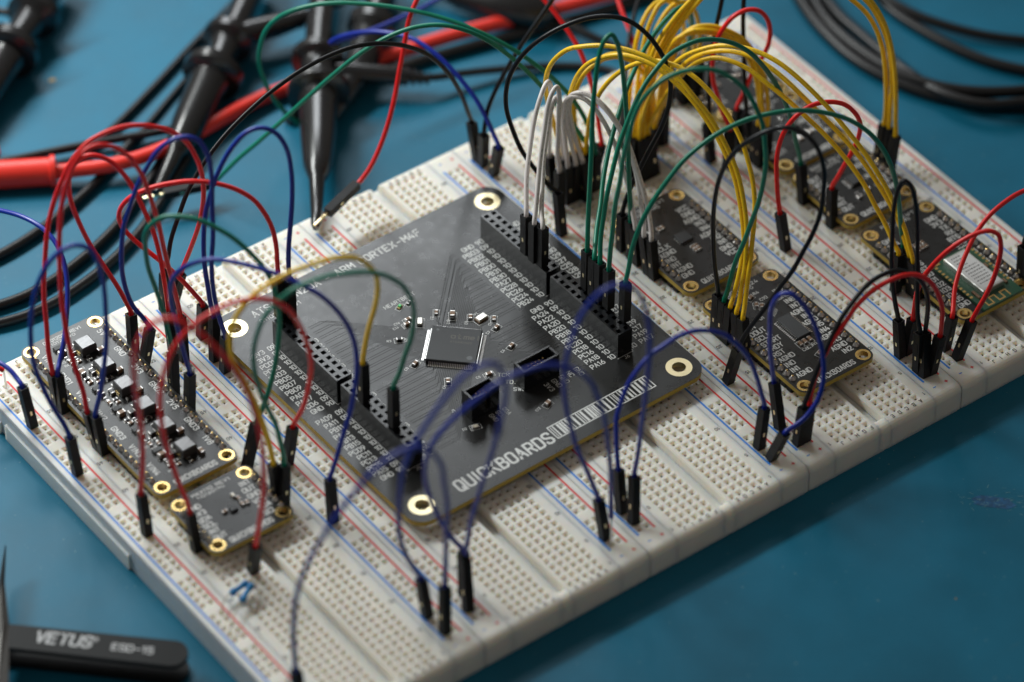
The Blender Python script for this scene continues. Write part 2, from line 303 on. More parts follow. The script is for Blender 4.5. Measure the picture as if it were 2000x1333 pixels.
mb.add([(-.4605, Y0 + .2, 0), (-.4605, Y1 - .2, 0), (-.453, Y1 - .2, -.06), (-.453, Y0 + .2, -.06)], [(0, 1, 2, 3)])
ME_RAIL = mb.mesh('power_rail', 'abs'); ME_RW = WELLS.mesh('shaded_contact_wells_rail', 'deep')
def line_mesh(name, x, m):
    b = MB(); b.box(x - .029, x + .029, .33, 15.42, 0, .0025); return b.mesh(name, m)
ME_LB = line_mesh('blue_line', -.285, 'blue_ink'); ME_LR = line_mesh('red_line', .262, 'red_ink')
b = MB(); b.box(-.22, -.12, -.009, .022, 0, .0025).box(-.22, -.12, 15.73, 15.761, 0, .0025); ME_MINUS = b.mesh('minus_mark', 'blue_ink')
b = MB()
for y in (.008, 15.74): b.box(.20, .30, y - .016, y + .016, 0, .0025).box(.234, .266, y - .055, y + .055, 0, .0030)
ME_PLUS = b.mesh('plus_mark', 'red_ink')
def letters(sgn):
    b = MB()
    for i in range(5):
        ch = ('EDCBA' if sgn > 0 else 'FGHIJ')[i]; x = sgn * (.381 + P * i) + .03
        text(b, ch, x, -.125, .115, .002, rot=math.pi, align='c', stroke=.20); text(b, ch, x, 15.98, .115, .002, rot=math.pi, align='c', stroke=.20)
    for n in [1] + list(range(5, 64, 5)):
        text(b, str(n), sgn * 1.685, (n - 1) * P + .045, .10, .002, rot=math.pi, align='c', stroke=.20)
    return b.mesh('printed_lettering', 'dark_ink')
ME_LA, ME_LJ = letters(1), letters(-1)
b = MB(); b.box(-2.72, 2.72, Y0 + .03, Y1 - .03, ZM + .004, -.50); ME_BASE = b.mesh('base_plate', 'abs')
labels = ['leftmost white breadboard, carrying the long power board and the small square board', 'second breadboard from the left, under the left half of the large black board', 'middle breadboard, under the right half of the large black board', 'fourth white breadboard, carrying the converter board with the AGND labels', 'rightmost white breadboard, carrying the board with the silver radio module']
for k in range(5):
    bb = thing('breadboard', labels[k], 'breadboard', (BW * (k + .5), 0, 0), 0, 'breadboards joined side by side')
    obj('base_plate', ME_BASE, bb); obj('center_channel', ME_CH, bb); obj('channel_end', ME_CHE, bb)
    t1 = obj('terminal_block', ME_BLOCK, bb); tag(obj('printed_lettering', ME_LA, t1), kind='stuff')
    for t_ in (t1,): tag(obj('shaded_contact_wells', ME_BW, t_), kind='stuff')
    t2 = obj('terminal_block', ME_BLOCK, bb); t2.scale = (-1, 1, 1); lt = tag(obj('printed_lettering', ME_LJ, t2), kind='stuff'); lt.scale = (-1, 1, 1); tag(obj('shaded_contact_wells', ME_BW, t2), kind='stuff')
    for x in (-2.262, 2.262):
        r = obj('power_rail', ME_RAIL, bb, (x, 0, 0)); tag(obj('shaded_contact_wells', ME_RW, r), kind='stuff')
        for nm, me in (('blue_line', ME_LB), ('red_line', ME_LR), ('minus_mark', ME_MINUS), ('plus_mark', ME_PLUS)): obj(nm, me, r)
    if k == 0:
        s = MB(); s.box(-2.76, -2.718, Y0 + .02, Y1 - .02, ZM + .004, -.05, bev=.03).box(-2.84, -2.755, 8.05, 14.25, ZM + .004, -.30).box(-2.86, -2.755, 14.55, 15.6, ZM + .004, -.45)
        s.add([(-2.712, Y0 + .2, 0), (-2.712, Y1 - .2, 0), (-2.757, Y1 - .2, -.07), (-2.757, Y0 + .2, -.07)], [(0, 1, 2, 3)])
        obj('side_wall', s.mesh('side_wall', 'abs'), bb)
    if k == 4:
        s = MB(); s.box(2.721, 2.765, Y0 + .02, Y1 - .02, ZM + .004, -.03, bev=.03); obj('side_wall', s.mesh('side_wall', 'abs'), bb)
    s = MB(); s.box(-2.60, -.05, Y0 - .024, Y0 + .02, ZM + .002, -.79).box(.06, 1.35, Y0 - .024, Y0 + .02, ZM + .002, -.79).box(1.5, 2.60, Y0 - .024, Y0 + .02, ZM + .002, -.79)
    obj('front_lip', s.mesh('front_lip', 'abs'), bb)
# ------------------------------------------------------------------ parts shared by the circuit boards
def ring_mesh(ro, ri, m, t=.004, name='mounting_ring'):
    b = MB(); return b.lathe([(ri, -.17), (ri, t), (ro, t), (ro, -.001)], n=28, cap=False).mesh(name, m, True)
ME_RING = ring_mesh(.222, .146, 'gold', name='mounting_ring'); ME_RINGBIG = ring_mesh(.375, .196, 'goldpale', name='mounting_ring_large')
b = MB(); b.lathe([(.105, 0), (.102, .016), (.072, .055), (.044, .09), (.036, .118), (.03, .12)], n=10); ME_JOINT = b.mesh('solder_joint', 'solder', True, 60)
b = MB(); b.box(-.028, .028, -.028, .028, .06, .150, bev=.012); ME_PIN = b.mesh('pin_tip', 'gold')
def chip_part(parent, x, y, z, lx, ly, lz, rot=0, body='ceramic', ends='solder', name='capacitor', endf=.21):
    """two-terminal surface part: body with metal end caps"""
    key = (name, lx, ly, lz, body, ends, endf)
    if key not in chip_part.c:
        b = MB(); b.box(-lx / 2, lx / 2, -ly / 2, ly / 2, 0, lz, bev=min(lx, ly) * .06); mb_ = b.mesh(name, body)
        e = MB(); w = lx * endf
        e.box(-w / 2, w / 2 + .004, -ly / 2 - .003, ly / 2 + .003, 0, lz + .003, bev=min(lx, ly) * .1)
        chip_part.c[key] = (mb_, e.mesh('end_cap', ends))
    m1, m2 = chip_part.c[key]
    o = obj(name, m1, parent, (x, y, z), rot); 
    for s_ in (-1, 1): obj('end_cap', m2, o, (s_ * (lx / 2 - lx * endf / 2), 0, 0), 0 if s_ > 0 else math.pi)
    return o
chip_part.c = {}
def outline(mb, cx, cy, lx, ly, rot, z, w=.012):
    ca, sa = math.cos(rot), math.sin(rot)
    q = [(cx + x * ca - y * sa, cy + x * sa + y * ca) for x, y in ((-lx, -ly), (lx, -ly), (lx, ly), (-lx, ly), (-lx, -ly))]
    mb.ribbon(q, w, z)
# ------------------------------------------------------------------ the large board
A9 = math.radians(.9); CX, CY = 11.29, 8.83; ZT = .38
big = thing('circuit_board', 'large square black circuit board with a central square chip, lying across the breadboards', 'circuit board', (CX, CY, 0), A9)
def lc(x, y): dx, dy = x - CX, y - CY; return dx * math.cos(A9) + dy * math.sin(A9), -dx * math.sin(A9) + dy * math.cos(A9)
HH = 4.37; hs = [(sx * 4.43, sy * HH, .206) for sx in (-1, 1) for sy in (-1, 1)]
me = plate(rrect(-5.03, 5.03, -4.99, 4.99, .55, 8), ZT - .16, ZT - .006, hs); me.materials.append(M['fr4']); obj('board_core', me, big)
me = plate(rrect(-5.03, 5.03, -4.99, 4.99, .55, 8), ZT - .006, ZT, hs); me.materials.append(M['pcb']); obj('solder_mask', me, big)
for hx, hy, _ in hs: obj('mounting_ring', ME_RINGBIG, big, (hx, hy, ZT))
SK = MB(); zs = ZT + .0016
text(SK, 'ATSAMG1N20A - ARM CORTEX-M4F', -3.72, 4.39, .245, zs, w=5.80); text(SK, '0110163 REV1', -3.70, 4.09, .13, zs, w=1.35)
text(SK, 'QUICKBOARDS', -3.28, -4.60, .40, zs, w=3.20, stroke=.18)
SK.ribbon([(.04, -4.57), (3.45, -4.57), (3.45, -4.07), (.04, -4.07), (.04, -4.57)], .035, zs)
bars = [0, .035, .07, .13, .19, .21, .27, .30, .36, .38, .42, .47, .50, .53, .58, .60, .64, .66, .68, .74, .78, .80, .83, .88, .90, .95, .97, .99, 1.02]
x = .10; k = 0; random.seed(3)
while x < 3.36:
    w_ = random.choice((.025, .045, .07)); SK.box(x, x + w_, -4.54, -4.10, zs - .0004, zs); x += w_ + random.choice((.022, .04, .055, .09)); k += 1
text(SK, 'HEARTBEAT', -.62, 2.44, .125, zs, w=1.03)
rows = [3.10 - P * i for i in range(12)] + [-.124 - P * i for i in range(12)]
RL = 'GND PB03 PB02 PB01 PB00 PB31 PB30 PA27 PC28 PC26 PC24 PB24 GND PA24 PA22 PA20 PB20 PB18 PB16 PC20 PC18 PC16 PA18 PA16'.split()
RR = 'GND PB14 PB13 PC31 PC30 PC29 PA30 PA29 PC27 PC25 PA28 PA25 GND PA23 PA21 PB21 PB19 PB17 PC23 PC21 PC19 PC17 PA19 PA17'.split()
LL = '3V3 3V3 PC01 PC03 PA03 PB05 PB07 PB09 PA05 PA07 PC06 GND PA09 PA11 PB11 PA13 PB13 PB15 PC09 PC11 PC13 PC15 PA15 GND'.split()
LR = 'GND GND PC00 PC02 PA02 PB04 PB06 PB08 PA04 PA06 PC05 PC07 PA08 PA10 PB10 PA12 PB12 PB14 PC08 PC10 PC12 PC14 PA14 GND'.split()
nums = ['90', '09'] + ['10'] * 10
for i, y in enumerate(rows):
    yy = y - .08; n = nums[i % 12]
    text(SK, RL[i], 2.93, yy, .158, zs, align='r', cw=.60, gap=.24, stroke=.18); text(SK, n, 3.29, yy, .158, zs, align='r', cw=.60, gap=.24, stroke=.18)
    text(SK, RR[i], 4.22, yy, .158, zs, cw=.60, gap=.24, stroke=.18); text(SK, n, 3.88, yy, .158, zs, cw=.60, gap=.24, stroke=.18)
    text(SK, LL[i], -4.34, yy, .158, zs, align='r', cw=.60, gap=.24, stroke=.18); text(SK, nums[11 - i % 12] if i % 12 > 9 else ('09' if i % 12 < 2 else '10'), -3.99, yy, .158, zs, align='r', cw=.50, gap=.2, stroke=.18)
    text(SK, LR[i], -3.37, yy, .158, zs, cw=.60, gap=.24, stroke=.18)
for y0, y1 in ((3.24, .17), (.02, -3.06)):
    for xx in (-3.955, 3.845): SK.ribbon([(xx, y0), (xx, y1)], .014, zs)
    SK.ribbon([(3.29, y1 - .03), (3.83, y1 - .03)], .014, zs); SK.ribbon([(-3.95, y1 - .03), (-3.40, y1 - .03)], .014, zs)
text(SK, 'J6', 3.47, -3.22, .10, zs); text(SK, 'J5', -3.75, -3.24, .10, zs); text(SK, 'J4', 3.47, 3.32, .10, zs)
# buried traces fanned out from the chip
TR = MB(); c45 = math.sqrt(.5)
def trace(pts): TR.ribbon(pts, .019, ZT + .0002)
for side in range(4):
    for i in range(25):
        t = (i - 12) * .05
        # side normals: 0 NE, 1 NW, 2 SW, 3 SE
        nx, ny = ((1, 1), (-1, 1), (-1, -1), (1, -1))[side]; nx *= c45; ny *= c45; tx, ty = -ny, nx
        px, py = nx * .80 + tx * t, ny * .80 + ty * t
        sx = 1 if nx > 0 else -1; sy = 1 if ny > 0 else -1
        # rank of the pin, 0 nearest the horizontal axis
        rank = (t * (1 if sx * sy > 0 else -1) + .6) / 1.2
        row = int(round(rank * 11)) ; ty_ = (rows[11 - row] if sy > 0 else rows[12 + row])
        jit = (i % 2) * .085 - .04; gy = ty_ + jit
        hx = 3.06 if sx > 0 else -3.40; 
        if sx < 0: hx = -2.78
        else: hx = 2.30
        L_ = abs(gy - py); room = abs(hx) - .12 - abs(px); extra = max(0, L_ - room) + .02 * (1 - rank)
        d_ = 1 if gy > py else -1
        e1 = (px + sx * .06, py + sy * .06); L_ = abs(gy - e1[1]); extra = min(extra, L_)
        q = [(px, py), e1, (e1[0], e1[1] + d_ * extra)]
        q.append((e1[0] + sx * (L_ - extra), gy)); q.append((hx, gy))
        trace(q)
obj('buried_traces', TR.mesh('buried_traces', 'trace'), big)['kind'] = 'stuff'
# chip
cx, cy = lc(11.24, 8.84); chip = None
b = MB(); b.box(-.70, .70, -.70, .70, .012, .15, bev=.02); chip = obj('chip', b.mesh('chip', 'chip', False), big, (cx, cy, ZT), math.radians(45))
b = MB(); b.lathe([(.082, .150), (.080, .1512)], -.50, -.50, 24).lathe([(.045, .150), (.044, .1512)], .53, .53, 20); obj('orientation_dot', b.mesh('orientation_dot', 'dot'), chip)
b = MB(); text(b, 'atmel', .24, .12, .17, .1512, rot=-math.pi / 2, stroke=.2, cw=.75); text(b, 'ATSAMG1N20', .06, .12, .07, .1512, rot=-math.pi / 2); tag(obj('chip_marking', b.mesh('chip_marking', 'chipmark'), chip), kind='stuff')
b = MB()
for s_ in range(4):
    a = s_ * math.pi / 2; ca, sa = math.cos(a), math.sin(a)
    for i in range(25):
        t = (i - 12) * .05; w_ = .016
        prof = [(.69, .085), (.73, .085), (.765, .02), (.83, .014), (.83, .002)]
        vs = []
        for r, z in prof:
            for q in (-w_, w_):
                vs.append((r * ca - (t + q) * sa, r * sa + (t + q) * ca, z))
        b.add(vs, [(2 * j, 2 * j + 1, 2 * j + 3, 2 * j + 2) for j in range(4)])
obj('chip_leads', b.mesh('chip_leads', 'tin'), chip)['kind'] = 'stuff'
# small parts: world x, y, length, width, height, rotation, body
SMALL = [(0, -30, .17, .10, .08, 'R3'), (1, 20, .18, .10, .09, 'C8'), (2, 55, .18, .10, .08, 'C4'), (3, -10, .19, .10, .08, 'C5'), (4, 20, .18, .10, .09, 'C6'), (5, 15, .18, .12, .11, 'C12'), (6, -15, .20, .11, .05, 'D2'), (7, 25, .15, .08, .05, 'R1'), (8, -5, .17, .10, .09, 'C16'), (9, -5, .17, .10, .09, 'C14'), (10, 52, .17, .09, .07, 'C2'), (11, 52, .22, .14, .14, 'C10'), (12, 52, .17, .10, .08, 'C9'), (13, 52, .17, .10, .08, 'C1'), (14, 20, .17, .10, .09, 'C3')]
for u, rot, lx, ly, lz, nm in SMALL:
    x, y = lc(*SPOT[u]); a = math.radians(rot)
    chip_part(big, x, y, ZT, lx, ly, lz, a, 'resist' if nm[0] == 'R' else ('ceramic2' if nm == 'D2' else 'ceramic'))
    outline(SK, x, y, lx / 2 + .06, ly / 2 + .045, a, zs); text(SK, nm, x - .25 * math.cos(a), y + .03 - .12 * math.sin(a), .075, zs, rot=a, align='r', stroke=.16)
x, y = lc(*SPOT[15]); a = math.radians(6)
b = MB(); b.box(-.16, .16, -.10, .10, .02, .10, bev=.02); o = obj('crystal', b.mesh('crystal', 'can'), big, (x, y, ZT), a); b = MB(); b.box(-.17, .17, -.11, .11, 0, .03); obj('crystal_base', b.mesh('crystal_base', 'ceramic'), o)
outline(SK, x, y, .23, .16, a, zs); text(SK, 'Y1', x - .05, y + .20, .09, zs, rot=a)
x, y = lc(*SPOT[16]); b = MB(); b.box(-.13, .13, -.075, .075, .02, .10, bev=.015); o = obj('crystal', b.mesh('tall_crystal', 'can'), big, (x, y, ZT), math.radians(52)); outline(SK, x, y, .19, .12, math.radians(52), zs)
x, y = lc(*SPOT[17]); b = MB(); b.box(-.09, .09, -.045, .045, 0, .03); o = obj('status_light', b.mesh('led_base', 'ledbase'), big, (x, y, ZT), math.radians(24)); b = MB(); b.box(-.045, .045, -.045, .045, .03, .085, bev=.012); obj('green_lens', b.mesh('green_lens', 'led'), o); outline(SK, x, y, .15, .08, math.radians(24), zs)
text(SK, 'U1', -.95, 1.02, .09, zs, rot=.5); text(SK, 'J1', -1.65, -2.02, .09, zs); text(SK, 'J3', 1.05, -1.78, .13, zs, rot=0)
for i, s_ in enumerate(('3V3', 'GND', 'GND', 'NC', 'GND')): text(SK, s_, 1.02 + .26 * i, -2.66, .14, zs, rot=-math.pi / 2 - .0, cw=.6)
for i, s_ in enumerate(('GND', 'SCL', 'SDA')): text(SK, s_, -.92 + .22 * i, -2.72, .12, zs, rot=-math.pi / 2)
for i, s_ in enumerate(('SWO', 'TDI', 'TCK')): text(SK, s_, .22 - .0 * i, -2.35 + .36 * i, .13, zs, rot=-math.pi / 2 + .9)
tag(obj('silkscreen', SK.mesh('silkscreen', 'silk'), big), kind='stuff')
# socket headers, two by twelve
def socket_header():
    b = MB(); h = MB(); x0, x1 = -.127 - .125, .127 + .125; y0, y1 = -2.921, .127
    b.add([(x0, y0, 0), (x1, y0, 0), (x1, y1, 0), (x0, y1, 0), (x0, y0, .84), (x1, y0, .84), (x1, y1, .84), (x0, y1, .84)], [(0, 1, 5, 4), (1, 2, 6, 5), (2, 3, 7, 6), (3, 0, 4, 7)])
    for i in range(12):
        for sx in (-.127, .127):
            cx, cy = sx, -P * i; a = .068
            X0, X1 = (x0, 0) if sx < 0 else (0, x1); Yb, Yt = cy - P / 2, cy + P / 2
            vs = [(X0, Yb, .84), (X1, Yb, .84), (X1, Yt, .84), (X0, Yt, .84)] + [(cx - a, cy - a, .84), (cx + a, cy - a, .84), (cx + a, cy + a, .84), (cx - a, cy + a, .84)]
            b.add(vs, [(j, (j + 1) % 4, 4 + (j + 1) % 4, 4 + j) for j in range(4)])
            vs = [(cx - a, cy - a, .84), (cx + a, cy - a, .84), (cx + a, cy + a, .84), (cx - a, cy + a, .84)] + [(cx - a, cy - a, .5), (cx + a, cy - a, .5), (cx + a, cy + a, .5), (cx - a, cy + a, .5)]
            h.add(vs, [(j, (j + 1) % 4, 4 + (j + 1) % 4, 4 + j) for j in range(4)] + [(4, 5, 6, 7)])
        for xx, s_ in ((x0, -1), (x1, 1)):
            xa, xb = sorted((xx + s_ * .003, xx - s_ * .01)); b.box(xa, xb, -P * i - .085, -P * i + .085, .06, .34)
    return b.mesh('socket_body', 'header'), h.mesh('socket_holes', 'hole')
SH, SHH = socket_header()
for hx in (3.565, -3.673):
    for y in (3.10, -.124):
        o = obj('socket_header', SH, big, (hx, y, ZT)); obj('socket_holes', SHH, o)['kind'] = 'stuff'
# shrouded pin connectors
def shroud(parent, x, y, lx, ly, hz, npins, key):
    b = MB(); t = .075; o_ = [(-lx / 2, -ly / 2), (lx / 2, -ly / 2), (lx / 2, ly / 2), (-lx / 2, ly / 2)]; i_ = [(-lx / 2 + t, -ly / 2 + t), (lx / 2 - t, -ly / 2 + t), (lx / 2 - t, ly / 2 - t), (-lx / 2 + t, ly / 2 - t)]
    b.box(-lx / 2, lx / 2, -ly / 2, ly / 2, 0, .18); b.box(-lx / 2, lx / 2, ly / 2 - t, ly / 2, .18, hz, bev=.01); b.box(-lx / 2, -lx / 2 + t, -ly / 2, ly / 2 - t, .18, hz, bev=.01); b.box(lx / 2 - t, lx / 2, -ly / 2, ly / 2 - t, .18, hz, bev=.01)
    g = .17 if key else .0
    if key: b.box(-lx / 2 + t, -g / 2 + .08, -ly / 2, -ly / 2 + t, .18, hz, bev=.01).box(g / 2 + .08, lx / 2 - t, -ly / 2, -ly / 2 + t, .18, hz, bev=.01)
    else: b.box(-lx / 2 + t, lx / 2 - t, -ly / 2, -ly / 2 + t, .18, hz, bev=.01)
    o = obj('pin_connector', b.mesh('connector_shroud', 'header'), parent, (x, y, ZT))
    p = MB(); p.box(-.026, .026, -.026, .026, .18, hz * .8, bev=.014); me = p.mesh('connector_pin', 'gold')
    n = npins // 2
    for i in range(n):
        for yy in (-.065, .065): obj('connector_pin', me, o, ((i - (n - 1) / 2) * .127, yy, 0))
    return o
x, y = lc(10.37, 6.42); shroud(big, x, y, .94, .46, .82, 6, True)
x, y = lc(12.37, 6.54); shroud(big, x, y, 1.22, .48, .70, 10, False)
# ------------------------------------------------------------------ small plug-in boards
def small_board(label, k, y0, y1, prows, left, right, title, silk_extra=None, fr=(0, 1), rev=None):
    """a board on pin strips; y0..y1 are the hole centres"""
    xc = BW * (k + .5); yc = (y0 + y1) / 2; hy = (y1 - y0) / 2
    t = thing('circuit_board', label, 'circuit board', (xc, yc, 0), 0, 'small black plug-in boards')
    z = .41; hl = [(sx * 1.045, sy * hy, .154) for sx in (-1, 1) for sy in (-1, 1)]
    out = rrect(-1.32, 1.32, -hy - .27, hy + .27, .26, 5)
    me = plate(out, z - .155, z - .006, hl); me.materials.append(M['fr4']); obj('board_core', me, t)
    me = plate(out, z - .006, z, hl); me.materials.append(M['pcb']); obj('solder_mask', me, t)
    for hx, hy_, _ in hl: obj('mounting_ring', ME_RING, t, (hx, hy_, z))
    for sx in (-1.143, 1.143):
        ya, yb = prows; n = int(round((yb - ya) / P)) + 1
        b = MB()
        for i in range(n):
            yy = ya - yc + P * i; b.prism([(sx - .12, yy - .09), (sx - .09, yy - .125), (sx + .09, yy - .125), (sx + .12, yy - .09), (sx + .12, yy + .09), (sx + .09, yy + .125), (sx - .09, yy + .125), (sx - .12, yy + .09)], .004, z - .156)
        obj('pin_strip', b.mesh('pin_strip', 'black'), t)
        for i in range(n):
            j = obj('solder_joint', ME_JOINT, t, (sx, ya - yc + P * i, z), random.random() * 3); j.scale = (random.uniform(.85, 1.05), random.uniform(.85, 1.05), random.uniform(.8, 1.1)); obj('pin_tip', ME_PIN, j)
    sk = MB(); zz = z + .0016
    text(sk, title, 0, -hy - .14, .17, zz, w=1.34, align='c', stroke=.18)
    if rev: text(sk, rev, 0, hy + .02, .11, zz, w=1.2, align='c'); text(sk, '110120190', -.1, hy - .12, .09, zz, w=.85, align='c')
    n = int(round((prows[1] - prows[0]) / P)) + 1
    for i in range(n):
        yy = prows[1] - yc - P * i - .08
        if left: text(sk, left[i % len(left)], -.98, yy, .165, zz, cw=.58, gap=.24, stroke=.18)
        if right: text(sk, right[i % len(right)], .98, yy, .165, zz, cw=.58, gap=.24, stroke=.18, align='r')
    return t, sk, z, xc, yc
def tssop(parent, x, y, z, n=14, body=(.44, .97), pitch=.065, name='chip'):
    b = MB(); b.box(-body[0] / 2, body[0] / 2, -body[1] / 2, body[1] / 2, .012, .105, bev=.015); o = obj(name, b.mesh('narrow_chip', 'chip'), parent, (x, y, z))
    b = MB()
    for s_ in (-1, 1):
        for i in range(n):
            yy = (i - (n - 1) / 2) * pitch; vs = []
            for r, zz in ((body[0] / 2 - .01, .06), (body[0] / 2 + .03, .06), (body[0] / 2 + .06, .014), (body[0] / 2 + .12, .01), (body[0] / 2 + .12, .002)):
                for q in (-.013, .013): vs.append((s_ * r, yy + q, zz))
            b.add(vs, [(2 * j, 2 * j + 1, 2 * j + 3, 2 * j + 2) for j in range(4)])
    obj('chip_leads', b.mesh('chip_leads', 'tin'), o)['kind'] = 'stuff'; return o
def qfn(parent, x, y, z, s=.40, rot=0):
    b = MB(); b.box(-s / 2, s / 2, -s / 2, s / 2, .004, .085, bev=.012); o = obj('chip', b.mesh('square_chip', 'chip'), parent, (x, y, z), rot)
    b = MB()
    for i in range(4):
        t = (i - 1.5) * s * .2
        for s_ in (-1, 1): b.box(s_ * (s / 2 + .01) - .03, s_ * (s / 2 + .01) + .03, t - .014, t + .014, 0, .02).box(t - .014, t + .014, s_ * (s / 2 + .01) - .03, s_ * (s / 2 + .01) + .03, 0, .021)
    obj('chip_leads', b.mesh('chip_pads', 'tin'), o)['kind'] = 'stuff'; return o
# converter board
AL = 'CS DIN DOUT SCLK START DRDY RST AGND IN0 IN1 AGND IN2'.split()
AL = 'GND 3V3 CS DIN DOUT SCLK START DRDY RST AGND IN0 IN1 AGND'.split(); AR = 'IN9 AGND IN8 IN7 AGND IN6 AGND IN5 IN4 AGND IN3 AGND IN2'.split()
t, sk, z, xc, yc = small_board('black converter board with the long narrow chip and AGND labels on the fourth breadboard', 3, 1.87, 5.93, (2.286, 5.334), AL, AR, 'QUICKBOARDS', rev='ADC LD1Q24')
for i in range(9): sk.ribbon([(.05 + .03 * i, .62 + .02 * i), (.05 + .03 * i, .9 + .03 * i), (.2 + .05 * i, 1.05 + .02 * i)], .008, z + .001)
tssop(t, .18, -.04, z)
for x, y, r in ((-.10, -.68, 90), (.06, -.68, 90), (.24, -.68, 90), (.10, -1.28, 20), (-.02, 1.62, 20), (-.08, 1.28, 60), (.02, 1.16, 60)): chip_part(t, x, y, z, .17, .10, .08, math.radians(r), 'ceramic'); outline(sk, x, y, .13, .09, math.radians(r), z + .0018)
for s_, x, y in (('C8', -.18, -.95), ('C7', .0, -.95), ('R1', .18, -.93), ('C3', .26, -1.30), ('U1', -.35, .75), ('R4', .16, 1.66), ('C10', .16, 1.36)): text(sk, s_, x, y, .10, z + .0016, cw=.7)
tag(obj('silkscreen', sk.mesh('silkscreen', 'silk'), t), kind='stuff')
# middle small board
t, sk, z, xc, yc = small_board('small black board on the fourth breadboard with a tiny square chip, behind the converter board', 3, 6.92, 10.22, (7.366, 9.652), 'GND 3V3 CS OUT SCLK AGND IND INT AGND'.split(), 'VCC GND AGND IN3 IN4 AGND IN2 IN1 GND'.split(), 'QUICKBOARDS', rev='AFE 1REV1')
qfn(t, .04, .06, z, .40)
for x, y in ((.0, -.42), (.12, -.42), (.0, -.56), (.12, -.56), (-.32, .75), (-.18, .75)): chip_part(t, x, y, z, .13, .09, .07, math.radians(90), 'ceramic')
tag(obj('silkscreen', sk.mesh('silkscreen', 'silk'), t), kind='stuff')
# top right boards
for label, y0, y1, pr, seed in (('small black board at the far end of the rightmost breadboard, under the flat yellow bundle', 12.25, 15.4, (12.7, 14.99), 1), ('small black board second from the far end of the rightmost breadboard', 9.40, 11.75, (9.906, 11.43), 2), ('small black board just behind the radio module board', 6.44, 8.70, (6.858, 8.382), 3)):
    t, sk, z, xc, yc = small_board(label, 4, y0, y1, pr, 'OUT VCC GND SDA SCL INT'.split(), 'IN1 AGND IN2 AGND IN3 VREF'.split(), 'QUICKBOARDS', rev='BRD1 REV1')
    random.seed(seed); (tssop(t, .1, .1, z, 6, (.40, .40)) if seed != 1 else qfn(t, .1, .1, z, .45))
    for i in range(7):
        x, y = random.uniform(-.5, .5), random.choice((-.45, -.55, .5, .62)); chip_part(t, x, y, z, .15, .09, .07, math.radians(random.choice((0, 90))), random.choice(('ceramic', 'resist')))
    tag(obj('silkscreen', sk.mesh('silkscreen', 'silk'), t), kind='stuff')
# radio board
t, sk, z, xc, yc = small_board('black board carrying the green radio module with its silver shield, rightmost at the front', 4, 1.47, 5.55, (1.778, 5.08), 'GND 3V3 TX RX RTS CTS RST IO0 IO1 IO2 IO3 IO4 IO5 GND'.split(), 'GND 3V3 TX RX RTS CTS RST EN1 EN2 EN3 EN4 EN5 EN6 GND'.split(), '', rev='RF REV1')
for i in range(6): chip_part(t, -.35 + .13 * (i % 3), .75 + .17 * (i // 3), z, .13, .09, .07, math.radians(90), 'ceramic')
tag(obj('silkscreen', sk.mesh('silkscreen', 'silk'), t), kind='stuff')
mx0, my0 = .16, -1.13
b = MB(); b.box(-.72, .72, -1.17, 1.17, .002, .085); mod = obj('radio_module', b.mesh('radio_module', 'module'), t, (mx0, my0 - .02, z))
b = MB(); b.box(-.38, .40, -.70, 1.0, .085, .25, bev=.025); sh = obj('shield_can', b.mesh('shield_can', 'shield'), mod)
b = MB(); b.box(-.33, .35, -.62, .93, .2501, .2525); lb = obj('shield_label', b.mesh('shield_label', 'label'), sh); b = MB(); random.seed(5)
for i in range(11):
    x = -.24
    while x < (.26 if i > 3 else .05):
        w_ = random.uniform(.02, .07); b.box(x, x + w_, .82 - i * .125, .86 - i * .125, .2526, .2532); x += w_ + .025
for o in (lb,): pass
# a label's printed lines belong to the shield can
tag(obj('label_print', b.mesh('label_print', 'dark_ink'), sh), kind='stuff')
b = MB()
for i in range(11): b.box(-.73, -.64, .9 - i * .15, .98 - i * .15, .084, .09).box(.64, .73, .9 - i * .15, .98 - i * .15, .084, .09)
b.ribbon([(-.5, -.85), (-.5, -1.1), (-.3, -1.1), (-.3, -.85), (-.1, -.85), (-.1, -1.1), (.1, -1.1), (.1, -.85), (.3, -.85), (.3, -1.1)], .05, .0865); b.box(-.66, -.48, 1.0, 1.12, .085, .10)
tag(obj('gold_pads', b.mesh('gold_pads', 'gold'), mod), kind='stuff')
for x, y in ((.52, -.6), (.52, .2), (-.52, -.5), (-.52, -.65)): b = MB(); b.box(x - .04, x + .04, y - .09, y + .09, .085, .14, bev=.01); obj('capacitor', b.mesh('module_capacitor', 'ceramic'), mod)
